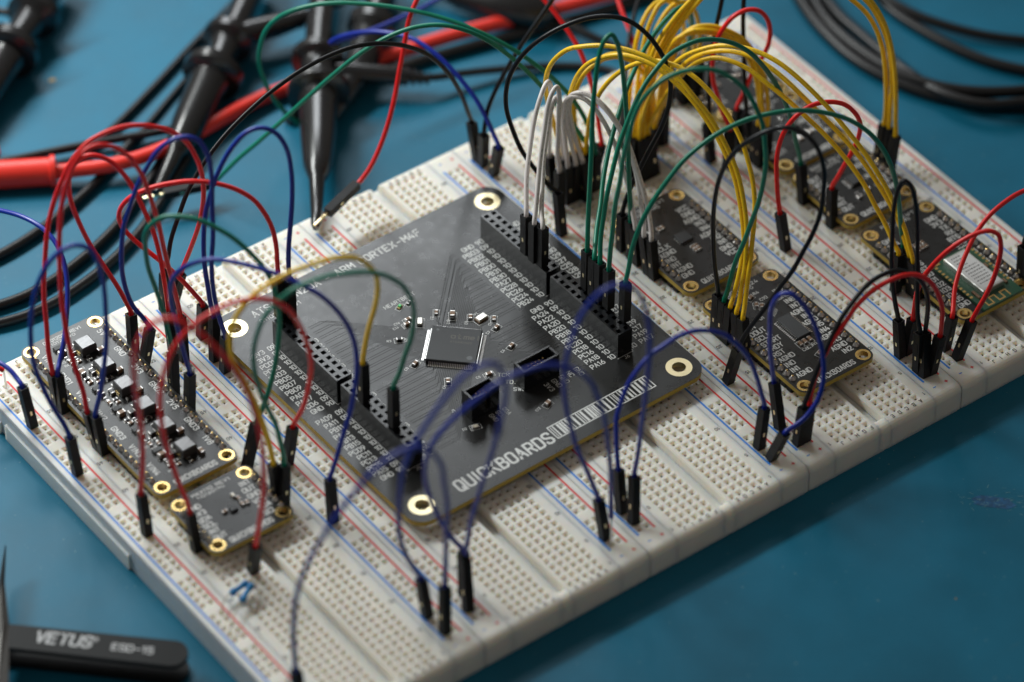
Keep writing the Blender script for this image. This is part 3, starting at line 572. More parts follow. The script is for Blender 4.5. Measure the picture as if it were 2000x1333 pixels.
# power board with six inductors
LP = 'VIN1 GND1 VIN2 GND2 3V3 GND VIN3 GND3 VIN4 GND4 VO5 GND5 VO6 GND6'.split()
t, sk, z, xc, yc = small_board('long black power board with a row of six square inductors on the leftmost breadboard', 0, 9.05, 15.63, (9.398, 15.24), None, None, 'QUICKBOARDS', rev='011012022 REV1')
for i in range(7):
    text(sk, ('VIN', 'GND', 'VIN')[i % 3] + str(i // 2 + 1), -.93, 2.95 - i * .88, .16, z + .0016, rot=-math.pi / 2, cw=.62); text(sk, ('5V', 'GND', '3V3', 'GND2', '2V5', 'GND3', '1V8')[i], .88, 2.95 - i * .88, .16, z + .0016, rot=-math.pi / 2, cw=.62)
random.seed(11)
for i in range(6):
    y = 14.83 - i * 1.0 - yc; x = .22
    b = MB(); b.box(-.235, .235, -.235, .235, .02, .30, bev=.03); o = obj('inductor', b.mesh('inductor', 'ferrite'), t, (x, y, z), random.uniform(-.04, .04))
    b = MB(); b.box(-.205, .205, -.205, .205, .3002, .304, bev=.003); obj('inductor_top', b.mesh('inductor_top', 'ferrtop'), o)
    b = MB(); b.box(-.245, .245, -.09, .09, 0, .05); obj('inductor_terminals', b.mesh('inductor_terminals', 'gold'), o)
    for dx, dy, l, w_, h_, bd in ((.30, -.30, .20, .13, .12, 'ceramic'), (-.10, -.36, .17, .10, .06, 'resist'), (-.35, .10, .20, .15, .10, 'resist'), (-.42, -.18, .13, .08, .05, 'resist'), (-.42, -.32, .13, .08, .05, 'ceramic'), (-.62, .22, .22, .14, .13, 'ceramic'), (-.62, -.05, .15, .09, .06, 'resist'), (-.62, -.22, .15, .09, .06, 'ceramic'), (-.16, .33, .13, .08, .05, 'resist')):
        chip_part(t, x + dx + random.uniform(-.02, .02), y + dy, z, l, w_, h_, random.choice((0, 0, math.pi / 2)), bd)
    b = MB(); b.box(-.12, .12, -.08, .08, .01, .09, bev=.01); c_ = obj('chip', b.mesh('regulator_chip', 'chip'), t, (x - .62, y + .45, z))
    b = MB()
    for q in range(4): b.box(-.10 + q * .06, -.075 + q * .06, -.125, .125, .002, .03)
    obj('chip_leads', b.mesh('regulator_leads', 'tin'), c_)['kind'] = 'stuff'
    for q in range(5): text(sk, random.choice(('R', 'C')) + str(random.randint(1, 39)), x - .85 + random.uniform(0, .8), y + (-.42, -.28, -.12, .22, .38)[q], .075, z + .0016, stroke=.16)
tag(obj('silkscreen', sk.mesh('silkscreen', 'silk'), t), kind='stuff')
# small square board in front of it
t, sk, z, xc, yc = small_board('small square black board in front of the long power board on the leftmost breadboard', 0, 6.36, 8.20, (6.604, 7.874), 'GND 3V3 SDA SCL INT OUT'.split(), 'INT OUT GND VCC SDA SCL'.split(), 'QUICKBOARDS', rev='MAX110 REV1')
b = MB(); b.box(-.10, .10, -.08, .08, 0, .08, bev=.01); obj('chip', b.mesh('tiny_chip', 'chip'), t, (.02, -.08, z))
for x, y, r in ((.30, .36, 90), (.32, -.05, 90), (-.22, -.02, 0), (.36, .18, 90), (.46, -.08, 90)): chip_part(t, x, y, z, .14, .09, .07, math.radians(r), 'ceramic2' if y > .3 else 'ceramic')
tag(obj('silkscreen', sk.mesh('silkscreen', 'silk'), t), kind='stuff')
WIRES = [
 ('blue', 'short blue jumper wire leaving the left edge of the frame from the leftmost rail', [['O', None, [-0.223, 15.966, 1.0]], ['H', [0.345, 13.462, 0.0], [0.259, 13.668, 1.382]]],
  [(-0.22,15.97,1.0),(0.03,15.23,1.53),(0.19,14.68,1.68),(0.27,14.25,1.64),(0.29,13.9,1.51),(0.26,13.67,1.38)]),
 ('red', 'red jumper wire stub just showing at the left edge of the frame', [['O', None, [-0.101, 15.867, 1.2]], ['P', [0.595, 15.24, 0.0], [0.513, 15.141, 0.75]]],
  [(-0.1,15.87,1.2),(0.18,15.54,1.06),(0.38,15.31,0.93),(0.51,15.14,0.75)]),
 ('blue', 'blue jumper wire coming in from the left edge and plugged beside the long power board', [['O', None, [2.177, 19.314, 3.0]], ['H', [1.338, 13.462, 0.0], [1.283, 13.495, 1.399]]],
  [(2.18,19.31,3.0),(2.52,18.2,3.4),(2.78,17.36,3.74),(2.93,16.68,3.76),(3.0,16.14,3.66),(2.97,15.84,3.51),(2.9,15.36,3.24),(2.6,14.79,2.76),(2.19,14.3,2.27),(1.75,13.93,1.86),(1.42,13.64,1.55),(1.28,13.49,1.4)]),
 ('red', 'red jumper wire with the widest and highest of the three red arches at left', [['H', [1.338, 13.716, 0.0], [1.197, 13.62, 1.39]], ['H', [6.065, 15.24, 0.0], [6.27, 14.983, 1.361]]],
  [(1.2,13.62,1.39),(1.23,13.76,1.86),(1.3,14.01,2.71),(1.48,14.25,3.76),(1.69,14.46,4.79),(1.95,14.6,5.71),(2.21,14.64,6.3),(2.58,14.67,7.1),(2.95,14.63,7.62),(3.3,14.55,7.95),(3.79,14.41,8.24),(4.33,14.23,8.31),(4.98,14.0,8.19),(5.57,13.81,7.85),(6.03,13.68,7.35),(6.31,13.67,6.57),(6.52,13.77,5.58),(6.6,13.97,4.47),(6.55,14.23,3.57),(6.43,14.55,2.64),(6.29,14.88,1.71),(6.27,14.98,1.36)]),
 ('red', 'red jumper wire forming the middle of the three red arches at left', [['H', [1.338, 11.684, 0.0], [1.149, 11.79, 1.383]], ['H', [5.12, 13.208, 0.0], [5.299, 13.541, 1.348]]],
  [(1.15,11.79,1.38),(1.17,11.96,1.93),(1.16,12.2,2.61),(1.11,12.53,3.42),(1.19,12.83,4.46),(1.41,13.16,5.93),(1.61,13.32,6.81),(1.85,13.42,7.6),(2.15,13.47,8.38),(2.42,13.44,8.8),(2.72,13.35,8.97),(3.04,13.24,9.03),(3.44,13.1,8.8),(3.75,13.02,8.4),(4.07,12.98,7.69),(4.36,13.01,6.71),(4.62,13.18,5.18),(4.79,13.27,4.21),(5.02,13.39,2.92),(5.2,13.47,1.99),(5.3,13.54,1.35)]),
 ('red', 'red jumper wire forming the lowest and innermost of the three red arches at left', [['H', [4.132, 14.224, 0.0], [4.229, 14.379, 1.388]], ['H', [5.12, 13.716, 0.0], [5.153, 13.908, 1.386]]],
  [(4.23,14.38,1.39),(4.18,14.42,1.84),(4.01,14.56,2.41),(3.74,14.77,3.06),(3.46,15.0,3.98),(3.19,15.22,4.75),(3.1,15.3,5.44),(3.08,15.33,6.17),(3.18,15.26,6.71),(3.36,15.13,7.01),(3.65,14.93,7.22),(3.98,14.69,7.13),(4.3,14.46,6.69),(4.53,14.3,6.03),(4.78,14.13,5.12),(4.96,14.01,4.28),(5.06,13.94,3.43),(5.12,13.91,2.47),(5.14,13.91,1.7),(5.15,13.91,1.39)]),
 ('red', 'dark red jumper wire looping low from the left rail to the left black header', [['H', [6.065, 13.716, 0.0], [6.024, 13.505, 1.383]], ['H', [7.578, 11.988, 1.23], [7.578, 11.988, 2.65]]],
  [(6.02,13.5,1.38),(5.91,13.58,1.77),(5.65,13.76,2.32),(5.27,14.02,2.88),(4.89,14.29,3.42),(4.46,14.58,3.96),(4.23,14.74,4.38),(4.16,14.78,4.93),(4.35,14.62,5.38),(4.83,14.24,5.79),(5.41,13.78,6.07),(5.9,13.39,6.16),(6.35,13.03,6.11),(6.8,12.67,5.94),(7.21,12.34,5.5),(7.45,12.14,4.95),(7.56,12.05,4.53),(7.6,12.0,3.76),(7.58,12.0,3.11),(7.58,11.99,2.65)]),
 ('blue', 'blue jumper wire arching from the second rail to the top of the left black header', [['H', [5.815, 12.7, 0.0], [6.018, 12.936, 1.365]], ['H', [7.816, 11.813, 1.23], [7.816, 11.813, 2.65]]],
  [(6.02,12.94,1.37),(6.01,12.95,1.74),(5.92,13.02,2.25),(5.86,13.08,3.25),(5.89,13.08,4.54),(5.96,13.04,5.0),(6.11,12.94,5.86),(6.34,12.78,6.87),(6.65,12.57,7.61),(6.98,12.33,8.14),(7.32,12.08,8.35),(7.67,11.83,8.16),(7.89,11.68,7.6),(7.99,11.62,6.63),(7.97,11.65,5.67),(7.87,11.74,4.83),(7.77,11.83,3.45),(7.8,11.82,2.94),(7.82,11.81,2.65)]),
 ('blue', 'blue jumper wire arching over the red arches behind the long power board', [['H', [4.132, 13.716, 0.0], [4.324, 13.571, 1.379]], ['H', [5.815, 12.192, 0.0], [5.801, 12.029, 1.39]]],
  [(4.32,13.57,1.38),(4.31,13.58,1.59),(4.23,13.63,1.75),(3.96,13.82,2.12),(3.79,13.93,2.61),(3.74,13.95,3.42),(3.78,13.89,4.62),(3.86,13.81,5.28),(3.97,13.71,5.78),(4.19,13.52,6.69),(4.4,13.34,7.39),(4.65,13.14,8.04),(4.97,12.88,8.5),(5.27,12.64,8.6),(5.56,12.41,8.49),(5.77,12.24,8.09),(5.81,12.19,7.48),(5.75,12.2,6.11),(5.67,12.22,4.97),(5.58,12.26,3.99),(5.56,12.25,3.01),(5.63,12.18,2.36),(5.77,12.07,1.84),(5.8,12.03,1.39)]),
 ('black', 'black jumper wire arching far from the left rail over the probe to the back rail', [['H', [5.815, 15.24, 0.0], [5.88, 15.193, 1.398]], ['H', [16.755, 15.24, 0.0], [16.66, 15.411, 1.386]]],
  [(5.88,15.19,1.4),(6.0,15.29,1.67),(6.3,15.47,2.24),(6.64,15.63,2.8),(7.1,15.77,3.42),(7.53,15.84,3.88),(7.96,15.89,4.3),(8.55,15.9,4.7),(9.12,15.89,5.04),(10.03,15.87,5.58),(11.19,15.78,6.05),(12.05,15.65,6.01),(12.61,15.57,6.09),(13.16,15.48,6.01),(13.7,15.39,5.85),(14.25,15.29,5.57),(14.8,15.2,5.18),(15.37,15.14,4.55),(15.88,15.15,3.66),(16.28,15.26,2.59),(16.56,15.35,1.77),(16.66,15.41,1.39)]),
 ('green', 'green jumper wire curving low over the blue wires to behind the small square board', [['H', [4.132, 12.192, 0.0], [4.291, 12.395, 1.376]], ['H', [4.132, 8.636, 0.0], [4.604, 8.795, 1.308]]],
  [(4.29,12.4,1.38),(4.23,12.38,1.71),(4.14,12.32,2.42),(4.01,12.24,3.4),(3.82,12.23,4.16),(3.58,12.24,5.0),(3.44,12.17,5.96),(3.44,12.05,6.57),(3.54,11.89,6.93),(3.77,11.62,7.24),(4.09,11.24,7.38),(4.4,10.86,7.36),(4.71,10.48,7.2),(5.02,10.08,6.93),(5.29,9.71,6.54),(5.5,9.38,6.09),(5.61,9.18,5.67),(5.66,8.99,5.14),(5.61,8.87,4.5),(5.45,8.78,3.68),(5.28,8.74,3.02),(5.03,8.74,2.29),(4.79,8.76,1.69),(4.6,8.8,1.31)]),
 ('blue', 'blue jumper wire arching from the long power board over the left black header', [['H', [4.132, 11.43, 0.0], [4.2, 11.395, 1.398]], ['H', [4.865, 5.588, 0.0], [4.953, 5.796, 1.382]]],
  [(4.2,11.39,1.4),(4.13,11.36,1.77),(4.02,11.3,2.36),(3.9,11.23,3.03),(3.67,11.15,3.99),(3.49,11.06,4.88),(3.42,10.94,5.6),(3.54,10.69,6.15),(3.78,10.34,6.53),(4.14,9.84,6.79),(4.49,9.34,6.91),(4.83,8.85,6.89),(5.18,8.34,6.79),(5.61,7.69,6.65),(5.88,7.26,6.44),(6.08,6.91,6.15),(6.24,6.57,5.74),(6.3,6.31,5.26),(6.22,6.14,4.66),(6.04,6.02,4.01),(5.78,5.94,3.29),(5.48,5.9,2.65),(5.21,5.85,1.99),(5.04,5.8,1.56),(4.95,5.8,1.38)]),
 ('blue', 'blue jumper wire in a tall narrow loop before the left end of the power board', [['H', [0.345, 11.176, 0.0], [0.244, 11.237, 1.395]], ['H', [1.338, 11.43, 0.0], [1.236, 11.515, 1.394]]],
  [(0.24,11.24,1.4),(0.22,11.28,1.81),(-0.03,11.52,2.43),(-0.24,11.74,3.1),(-0.35,11.89,3.92),(-0.36,11.96,4.83),(-0.24,11.95,5.87),(-0.01,11.84,6.77),(0.32,11.65,7.5),(0.66,11.45,7.95),(0.98,11.24,8.08),(1.24,11.08,7.9),(1.43,10.98,7.45),(1.54,10.95,6.66),(1.57,11.01,5.45),(1.52,11.12,4.23),(1.45,11.25,3.05),(1.34,11.38,2.22),(1.24,11.52,1.39)]),
 ('red', 'blurred red jumper wire arching from the leftmost front rail to the blue resistors', [['H', [0.595, 8.128, 0.0], [0.605, 8.301, 1.389]], ['H', [2.1, 5.334, 0.0], [1.985, 4.962, 1.345]]],
  [(0.6,8.3,1.39),(0.53,8.05,2.55),(0.48,7.77,3.78),(0.37,7.6,4.73),(0.22,7.48,5.64),(0.08,7.37,6.47),(-0.01,7.21,7.45),(0.01,7.01,8.28),(0.15,6.78,8.8),(0.34,6.54,9.16),(0.56,6.28,9.35),(0.8,6.0,9.3),(1.0,5.77,9.09),(1.21,5.53,8.74),(1.45,5.27,8.42),(1.66,5.06,7.97),(1.84,4.88,7.39),(1.99,4.74,6.71),(2.11,4.65,5.96),(2.17,4.62,5.18),(2.19,4.63,4.28),(2.16,4.71,3.27),(2.06,4.85,2.19),(1.99,4.96,1.34)]),
 ('red', 'blurred red jumper wire in the large arch starting beside the small square board', [['H', [1.338, 6.858, 0.0], [1.248, 6.944, 1.394]], ['H', [5.12, 8.128, 0.0], [5.281, 8.023, 1.387]]],
  [(1.25,6.94,1.39),(1.18,7.01,1.91),(1.08,7.11,2.46),(0.97,7.23,3.08),(0.87,7.35,3.83),(0.82,7.44,4.52),(0.84,7.51,5.3),(0.97,7.53,6.11),(1.19,7.48,6.71),(1.49,7.38,7.19),(1.77,7.29,7.48),(2.14,7.17,7.79),(2.61,7.02,8.01),(3.1,6.87,8.08),(3.57,6.74,8.02),(3.99,6.64,7.81),(4.35,6.58,7.4),(4.74,6.58,6.62),(5.06,6.7,5.6),(5.28,6.88,4.56),(5.38,7.17,3.51),(5.38,7.56,2.42),(5.28,8.02,1.39)]),
 ('yellow', 'blurred yellow jumper wire looping from the small square board to the left black header', [['H', [4.132, 7.112, 0.0], [4.046, 7.143, 1.397]], ['H', [7.495, 7.846, 1.23], [7.495, 7.846, 2.65]]],
  [(4.05,7.14,1.4),(4.0,7.15,2.15),(3.86,7.22,3.11),(3.68,7.34,3.87),(3.47,7.5,4.52),(3.27,7.66,5.06),(3.2,7.75,5.58),(3.23,7.76,6.1),(3.38,7.71,6.65),(3.66,7.6,7.16),(3.93,7.48,7.41),(4.28,7.33,7.64),(4.55,7.23,7.79),(4.84,7.13,7.94),(5.2,7.0,7.98),(5.66,6.87,8.08),(6.21,6.71,8.06),(6.63,6.61,7.89),(6.93,6.56,7.51),(7.17,6.57,7.02),(7.32,6.68,6.35),(7.36,6.98,5.41),(7.34,7.31,4.52),(7.37,7.61,3.61),(7.49,7.85,2.65)]),
 ('green', 'blurred green jumper wire looping from the small square board to the left black header', [['H', [4.132, 6.858, 0.0], [4.282, 6.956, 1.389]], ['H', [7.592, 6.583, 1.23], [7.592, 6.583, 2.65]]],
  [(4.28,6.96,1.39),(4.24,6.94,1.89),(4.18,6.93,2.36),(4.06,6.94,3.12),(3.86,7.02,3.75),(3.66,7.12,4.39),(3.56,7.16,5.06),(3.52,7.15,5.85),(3.62,7.07,6.55),(3.83,6.93,7.17),(4.16,6.73,7.64),(4.47,6.54,7.9),(4.85,6.34,8.15),(5.4,6.07,8.3),(5.92,5.85,8.31),(6.42,5.65,8.15),(6.8,5.52,7.93),(7.2,5.4,7.54),(7.47,5.39,6.89),(7.68,5.51,5.94),(7.69,5.74,5.12),(7.63,6.08,4.17),(7.6,6.39,3.24),(7.59,6.58,2.65)]),
 ('blue', 'very blurred blue jumper wire nearest the camera, rising from the bottom edge of the frame', [['H', [0.345, 0.508, 0.0], [0.295, 0.642, 1.393]], ['H', [4.865, 0.508, 0.0], [5.104, 0.819, 1.344]]],
  [(0.3,0.64,1.39),(0.32,0.72,1.81),(0.35,0.83,2.45),(0.43,0.91,3.01),(0.57,0.96,3.72),(0.85,0.96,4.53),(1.19,0.87,5.09),(1.5,0.82,5.66),(1.88,0.72,6.19),(2.21,0.64,6.62),(2.56,0.57,7.1),(2.96,0.46,7.48),(3.34,0.34,7.65),(3.71,0.21,7.74),(4.05,0.09,7.69),(4.28,0.02,7.42),(4.47,0.01,6.89),(4.65,0.07,6.09),(4.77,0.21,5.09),(4.9,0.4,3.81),(4.97,0.64,2.59),(5.1,0.82,1.34)]),
 ('blue', 'blurred blue jumper wire of the tallest loop, over the small black connector', [['H', [4.865, 1.27, 0.0], [4.738, 1.377, 1.39]], ['H', [5.815, 0.762, 0.0], [6.207, 1.45, 1.154]]],
  [(4.74,1.38,1.39),(4.53,1.44,1.96),(4.24,1.54,2.68),(4.14,1.55,3.21),(4.11,1.46,4.08),(4.09,1.35,5.14),(4.14,1.23,5.97),(4.25,1.1,6.53),(4.37,0.98,6.93),(4.61,0.76,7.67),(4.84,0.58,8.27),(5.08,0.42,8.75),(5.32,0.26,9.19),(5.56,0.11,9.53),(5.89,-0.08,9.66),(6.11,-0.2,9.53),(6.24,-0.25,9.18),(6.3,-0.23,8.71),(6.32,-0.14,8.05),(6.32,-0.01,7.3),(6.28,0.2,6.34),(6.24,0.39,5.58),(6.19,0.59,4.91),(6.14,0.86,3.89),(6.13,1.07,3.01),(6.15,1.28,2.08),(6.21,1.45,1.15)]),
 ('blue', 'blurred blue jumper wire crossing both small black connectors to a bare pin', [['H', [6.065, 1.27, 0.0], [6.233, 1.553, 1.361]], ['P', [10.335, 0.508, 0.0], [10.505, 0.741, 0.75]]],
  [(6.23,1.55,1.36),(6.04,1.63,1.79),(5.76,1.76,2.32),(5.54,1.83,2.97),(5.39,1.88,3.55),(5.27,1.91,4.15),(5.22,1.89,4.81),(5.28,1.81,5.39),(5.44,1.65,5.94),(5.7,1.45,6.42),(5.98,1.24,6.87),(6.34,1.01,7.33),(6.68,0.82,7.69),(6.93,0.69,7.88),(7.32,0.5,8.11),(7.8,0.28,8.2),(8.36,0.06,8.07),(8.75,-0.07,7.76),(9.07,-0.15,7.28),(9.34,-0.12,6.48),(9.59,-0.03,5.51),(9.84,0.1,4.43),(10.06,0.27,3.36),(10.31,0.51,1.98),(10.5,0.74,0.75)]),
 ('blue', 'blue jumper wire in the tall round loop in front of the right black header', [['H', [10.335, 0.762, 0.0], [10.224, 0.952, 1.383]], ['H', [11.285, 0.762, 0.0], [11.57, 1.138, 1.318]]],
  [(10.22,0.95,1.38),(10.13,0.95,1.81),(9.84,0.99,2.7),(9.5,1.06,3.75),(9.32,1.08,4.45),(9.15,1.08,5.28),(9.06,1.06,5.95),(9.03,1.01,6.62),(9.07,0.92,7.29),(9.13,0.84,7.92),(9.26,0.73,8.75),(9.55,0.53,9.35),(9.85,0.34,9.68),(10.12,0.19,9.78),(10.4,0.03,9.71),(10.66,-0.09,9.32),(10.84,-0.11,8.63),(11.0,-0.06,7.76),(11.1,0.07,6.78),(11.2,0.26,5.64),(11.3,0.5,4.43),(11.41,0.74,3.2),(11.5,0.99,2.07),(11.57,1.14,1.32)]),
 ('blue', 'blue jumper wire arching off the front right corner of the main board across the rail', [['H', [11.285, 1.27, 0.0], [11.351, 1.547, 1.371]], ['H', [15.805, 1.016, 0.0], [15.972, 1.075, 1.389]]],
  [(11.35,1.55,1.37),(11.37,1.68,1.79),(11.43,1.83,2.36),(11.52,1.93,2.85),(11.7,2.0,3.4),(11.94,2.02,3.94),(12.23,1.97,4.31),(12.49,1.91,4.56),(12.97,1.78,4.92),(13.34,1.68,5.13),(13.72,1.55,5.19),(14.19,1.37,5.06),(14.57,1.23,4.82),(14.91,1.12,4.46),(15.25,1.05,3.81),(15.6,1.02,2.84),(15.84,1.04,1.97),(15.97,1.08,1.39)]),
 ('blue', 'blue jumper wire in the narrow loop over the rightmost large converter board', [['H', [16.755, 1.27, 0.0], [16.858, 1.743, 1.314]], ['H', [15.805, 0.508, 0.0], [15.848, 0.045, 1.32]]],
  [(16.86,1.74,1.31),(16.74,1.72,1.83),(16.56,1.65,2.89),(16.41,1.6,3.66),(16.33,1.51,4.43),(16.31,1.41,4.96),(16.41,1.23,5.35),(16.59,1.0,5.44),(16.76,0.74,5.2),(16.92,0.44,4.69),(17.04,0.15,4.07),(17.07,-0.08,3.38),(16.95,-0.22,2.63),(16.73,-0.24,2.03),(16.39,-0.14,1.66),(16.1,-0.05,1.47),(15.85,0.04,1.32)]),
 ('black', 'black jumper wire paired with a red one over the rightmost large converter board', [['H', [16.755, 0.508, 0.0], [16.825, 0.436, 1.396]], ['H', [21.275, 0.508, 0.0], [21.447, 0.793, 1.36]]],
  [(16.82,0.44,1.4),(16.97,0.5,1.69),(17.28,0.6,2.22),(17.61,0.66,2.71),(17.9,0.76,3.21),(18.23,0.8,3.65),(18.71,0.82,4.16),(19.16,0.79,4.5),(19.53,0.73,4.64),(19.91,0.65,4.66),(20.34,0.54,4.48),(20.72,0.45,4.13),(21.01,0.43,3.6),(21.24,0.49,2.82),(21.38,0.65,1.96),(21.45,0.79,1.36)]),
 ('red', 'red jumper wire paired with a black one over the rightmost large converter board', [['H', [17.005, 0.508, 0.0], [17.035, 0.452, 1.399]], ['H', [21.53, 0.508, 0.0], [21.658, 0.416, 1.391]]],
  [(17.04,0.45,1.4),(17.1,0.54,1.68),(17.26,0.62,2.08),(17.54,0.69,2.61),(17.9,0.71,3.11),(18.24,0.69,3.47),(18.67,0.7,4.0),(19.16,0.63,4.37),(19.68,0.52,4.58),(20.19,0.38,4.6),(20.61,0.26,4.42),(20.95,0.18,4.0),(21.28,0.15,3.32),(21.5,0.18,2.65),(21.61,0.31,1.9),(21.66,0.42,1.39)]),
 ('black', 'black jumper wire in the tall hairpin loop beside the radio module', [['H', [21.275, 1.524, 0.0], [21.154, 1.584, 1.394]], ['H', [21.275, 0.762, 0.0], [21.291, 0.831, 1.398]]],
  [(21.15,1.58,1.39),(21.08,1.61,1.89),(20.91,1.7,2.59),(20.82,1.72,3.47),(20.74,1.71,4.85),(20.69,1.7,5.71),(20.71,1.63,6.57),(20.83,1.52,6.99),(20.98,1.38,6.79),(21.08,1.27,6.18),(21.14,1.18,5.39),(21.17,1.09,4.32),(21.18,1.04,3.42),(21.2,0.97,2.52),(21.25,0.89,1.78),(21.29,0.83,1.4)]),
 ('red', 'red jumper wire in the bent loop with its peak over the radio module shield', [['H', [21.53, 1.524, 0.0], [21.501, 1.381, 1.392]], ['H', [22.475, 0.508, 0.0], [22.798, 0.394, 1.357]]],
  [(21.5,1.38,1.39),(21.49,1.39,1.76),(21.5,1.38,2.37),(21.58,1.32,2.9),(21.75,1.19,3.36),(21.99,1.01,3.83),(22.36,0.73,4.29),(22.73,0.46,4.62),(23.03,0.23,4.81),(23.23,0.07,4.67),(23.32,0.01,4.24),(23.31,0.02,3.72),(23.18,0.11,2.98),(23.03,0.22,2.18),(22.9,0.32,1.72),(22.8,0.39,1.36)]),
 ('red', 'red jumper wire rising from the radio module out of the right edge', [['H', [22.475, 1.016, 0.0], [22.453, 0.818, 1.386]], ['O', None, [28.317, 2.786, 2.0]]],
  [(22.45,0.82,1.39),(22.61,1.01,1.52),(22.94,1.33,1.76),(23.34,1.67,2.03),(23.84,1.98,2.28),(24.44,2.24,2.49),(25.05,2.44,2.64),(25.71,2.59,2.71),(26.33,2.68,2.66),(26.84,2.72,2.54),(28.32,2.79,2.0)]),
 ('black', 'black jumper wire looping right from the converter board and back to a tilted plug', [['H', [17.748, 5.334, 0.0], [17.781, 5.339, 1.4]], ['H', [16.755, 3.556, 0.0], [16.874, 3.323, 1.375]]],
  [(17.78,5.34,1.4),(17.75,5.33,1.66),(17.58,5.33,2.59),(17.43,5.28,3.7),(17.35,5.24,4.43),(17.29,5.15,5.41),(17.29,5.03,6.27),(17.41,4.84,6.9),(17.58,4.62,7.42),(17.88,4.27,7.97),(18.19,3.92,8.3),(18.52,3.58,8.41),(18.79,3.29,8.27),(18.98,3.06,7.96),(19.11,2.87,7.52),(19.14,2.76,7.02),(19.1,2.69,6.46),(18.99,2.65,5.78),(18.82,2.66,5.18),(18.57,2.74,4.59),(18.2,2.85,3.79),(17.99,2.92,3.4),(17.58,3.08,2.77),(17.22,3.22,2.2),(16.98,3.3,1.66),(16.87,3.32,1.38)]),
 ('green', 'green jumper wire arching from the right black header to the converter board header row', [['H', [17.748, 5.08, 0.0], [17.774, 5.056, 1.4]], ['H', [15.124, 6.896, 1.23], [15.124, 6.896, 2.65]]],
  [(17.77,5.06,1.4),(17.84,5.01,1.56),(17.86,4.99,2.02),(17.93,4.93,2.82),(18.11,4.79,3.57),(18.31,4.63,4.42),(18.43,4.53,5.07),(18.5,4.48,5.81),(18.52,4.46,6.45),(18.49,4.47,7.18),(18.41,4.53,7.81),(18.27,4.63,8.44),(17.98,4.84,9.12),(17.66,5.07,9.56),(17.3,5.33,9.8),(16.92,5.62,9.85),(16.54,5.9,9.73),(16.24,6.12,9.49),(15.92,6.35,9.12),(15.68,6.53,8.68),(15.57,6.61,8.13),(15.49,6.66,7.38),(15.38,6.74,6.7),(15.31,6.78,5.93),(15.22,6.84,4.96),(15.16,6.88,4.09),(15.14,6.89,3.16),(15.12,6.9,2.65)]),
 ('yellow', 'yellow jumper wire at the outside of the bundle to the converter board header row', [['H', [17.748, 4.826, 0.0], [17.754, 4.759, 1.398]], ['H', [18.256, 12.446, 0.0], [18.196, 12.567, 1.393]]],
  [(17.75,4.76,1.4),(17.83,4.8,1.52),(18.08,4.91,1.88),(18.36,5.07,2.36),(18.62,5.31,2.92),(18.79,5.61,3.47),(18.9,5.94,4.02),(18.98,6.27,4.5),(18.99,6.7,5.01),(18.97,7.08,5.41),(18.88,7.55,5.78),(18.79,8.02,6.15),(18.66,8.58,6.54),(18.49,9.09,6.79),(18.24,9.69,6.86),(18.01,10.2,6.78),(17.78,10.7,6.56),(17.56,11.22,6.07),(17.47,11.62,5.35),(17.51,11.95,4.45),(17.68,12.24,3.31),(17.94,12.42,2.3),(18.2,12.57,1.39)]),
 ('yellow', 'yellow jumper wire in the middle of the bundle to the converter board header row', [['H', [17.748, 4.318, 0.0], [17.738, 4.467, 1.392]], ['H', [18.002, 12.7, 0.0], [17.928, 12.702, 1.398]]],
  [(17.74,4.47,1.39),(17.8,4.53,1.55),(18.02,4.63,1.93),(18.29,4.82,2.5),(18.53,5.07,3.14),(18.69,5.34,3.71),(18.79,5.66,4.28),(18.87,6.0,4.84),(18.86,6.36,5.31),(18.83,6.75,5.78),(18.74,7.22,6.22),(18.63,7.66,6.58),(18.47,8.21,6.99),(18.29,8.72,7.26),(18.02,9.31,7.35),(17.74,9.87,7.28),(17.47,10.43,7.24),(17.22,10.92,7.02),(16.98,11.41,6.61),(16.82,11.78,6.19),(16.76,12.04,5.68),(16.85,12.28,4.83),(17.09,12.41,3.97),(17.42,12.52,2.97),(17.72,12.61,2.08),(17.93,12.7,1.4)]),
 ('yellow', 'yellow jumper wire apart from its bundle, innermost at the converter board header row', [['H', [17.748, 4.064, 0.0], [17.729, 4.185, 1.395]], ['H', [18.51, 12.446, 0.0], [18.479, 12.354, 1.397]]],
  [(17.73,4.18,1.39),(17.8,4.26,1.55),(18.04,4.49,2.02),(18.37,4.76,2.6),(18.72,5.03,3.2),(18.98,5.32,3.76),(19.21,5.67,4.37),(19.36,6.11,4.98),(19.41,6.53,5.45),(19.39,7.01,5.89),(19.29,7.62,6.3),(19.16,8.27,6.7),(18.95,8.88,6.81),(18.71,9.48,6.75),(18.5,10.0,6.46),(18.3,10.54,5.91),(18.16,11.03,5.2),(18.11,11.49,4.27),(18.17,11.83,3.35),(18.32,12.12,2.31),(18.48,12.35,1.4)]),
 ('yellow', 'yellow jumper wire in the thick arch from the back stack, front inner one', [['H', [18.256, 12.7, 0.0], [18.347, 12.571, 1.391]], ['H', [20.542, 12.192, 0.0], [20.763, 12.285, 1.379]]],
  [(18.35,12.57,1.39),(18.31,12.73,1.96),(18.3,12.87,2.58),(18.37,12.96,3.25),(18.58,12.93,3.79),(18.91,12.82,4.21),(19.32,12.64,4.45),(19.79,12.41,4.39),(20.2,12.22,4.13),(20.46,12.13,3.63),(20.63,12.13,2.88),(20.72,12.21,2.01),(20.76,12.28,1.38)]),
 ('yellow', 'yellow jumper wire in the thick arch from the back stack, rear inner one', [['H', [18.51, 12.7, 0.0], [18.483, 12.579, 1.395]], ['H', [20.873, 12.258, 0.0], [20.888, 12.277, 1.4]]],
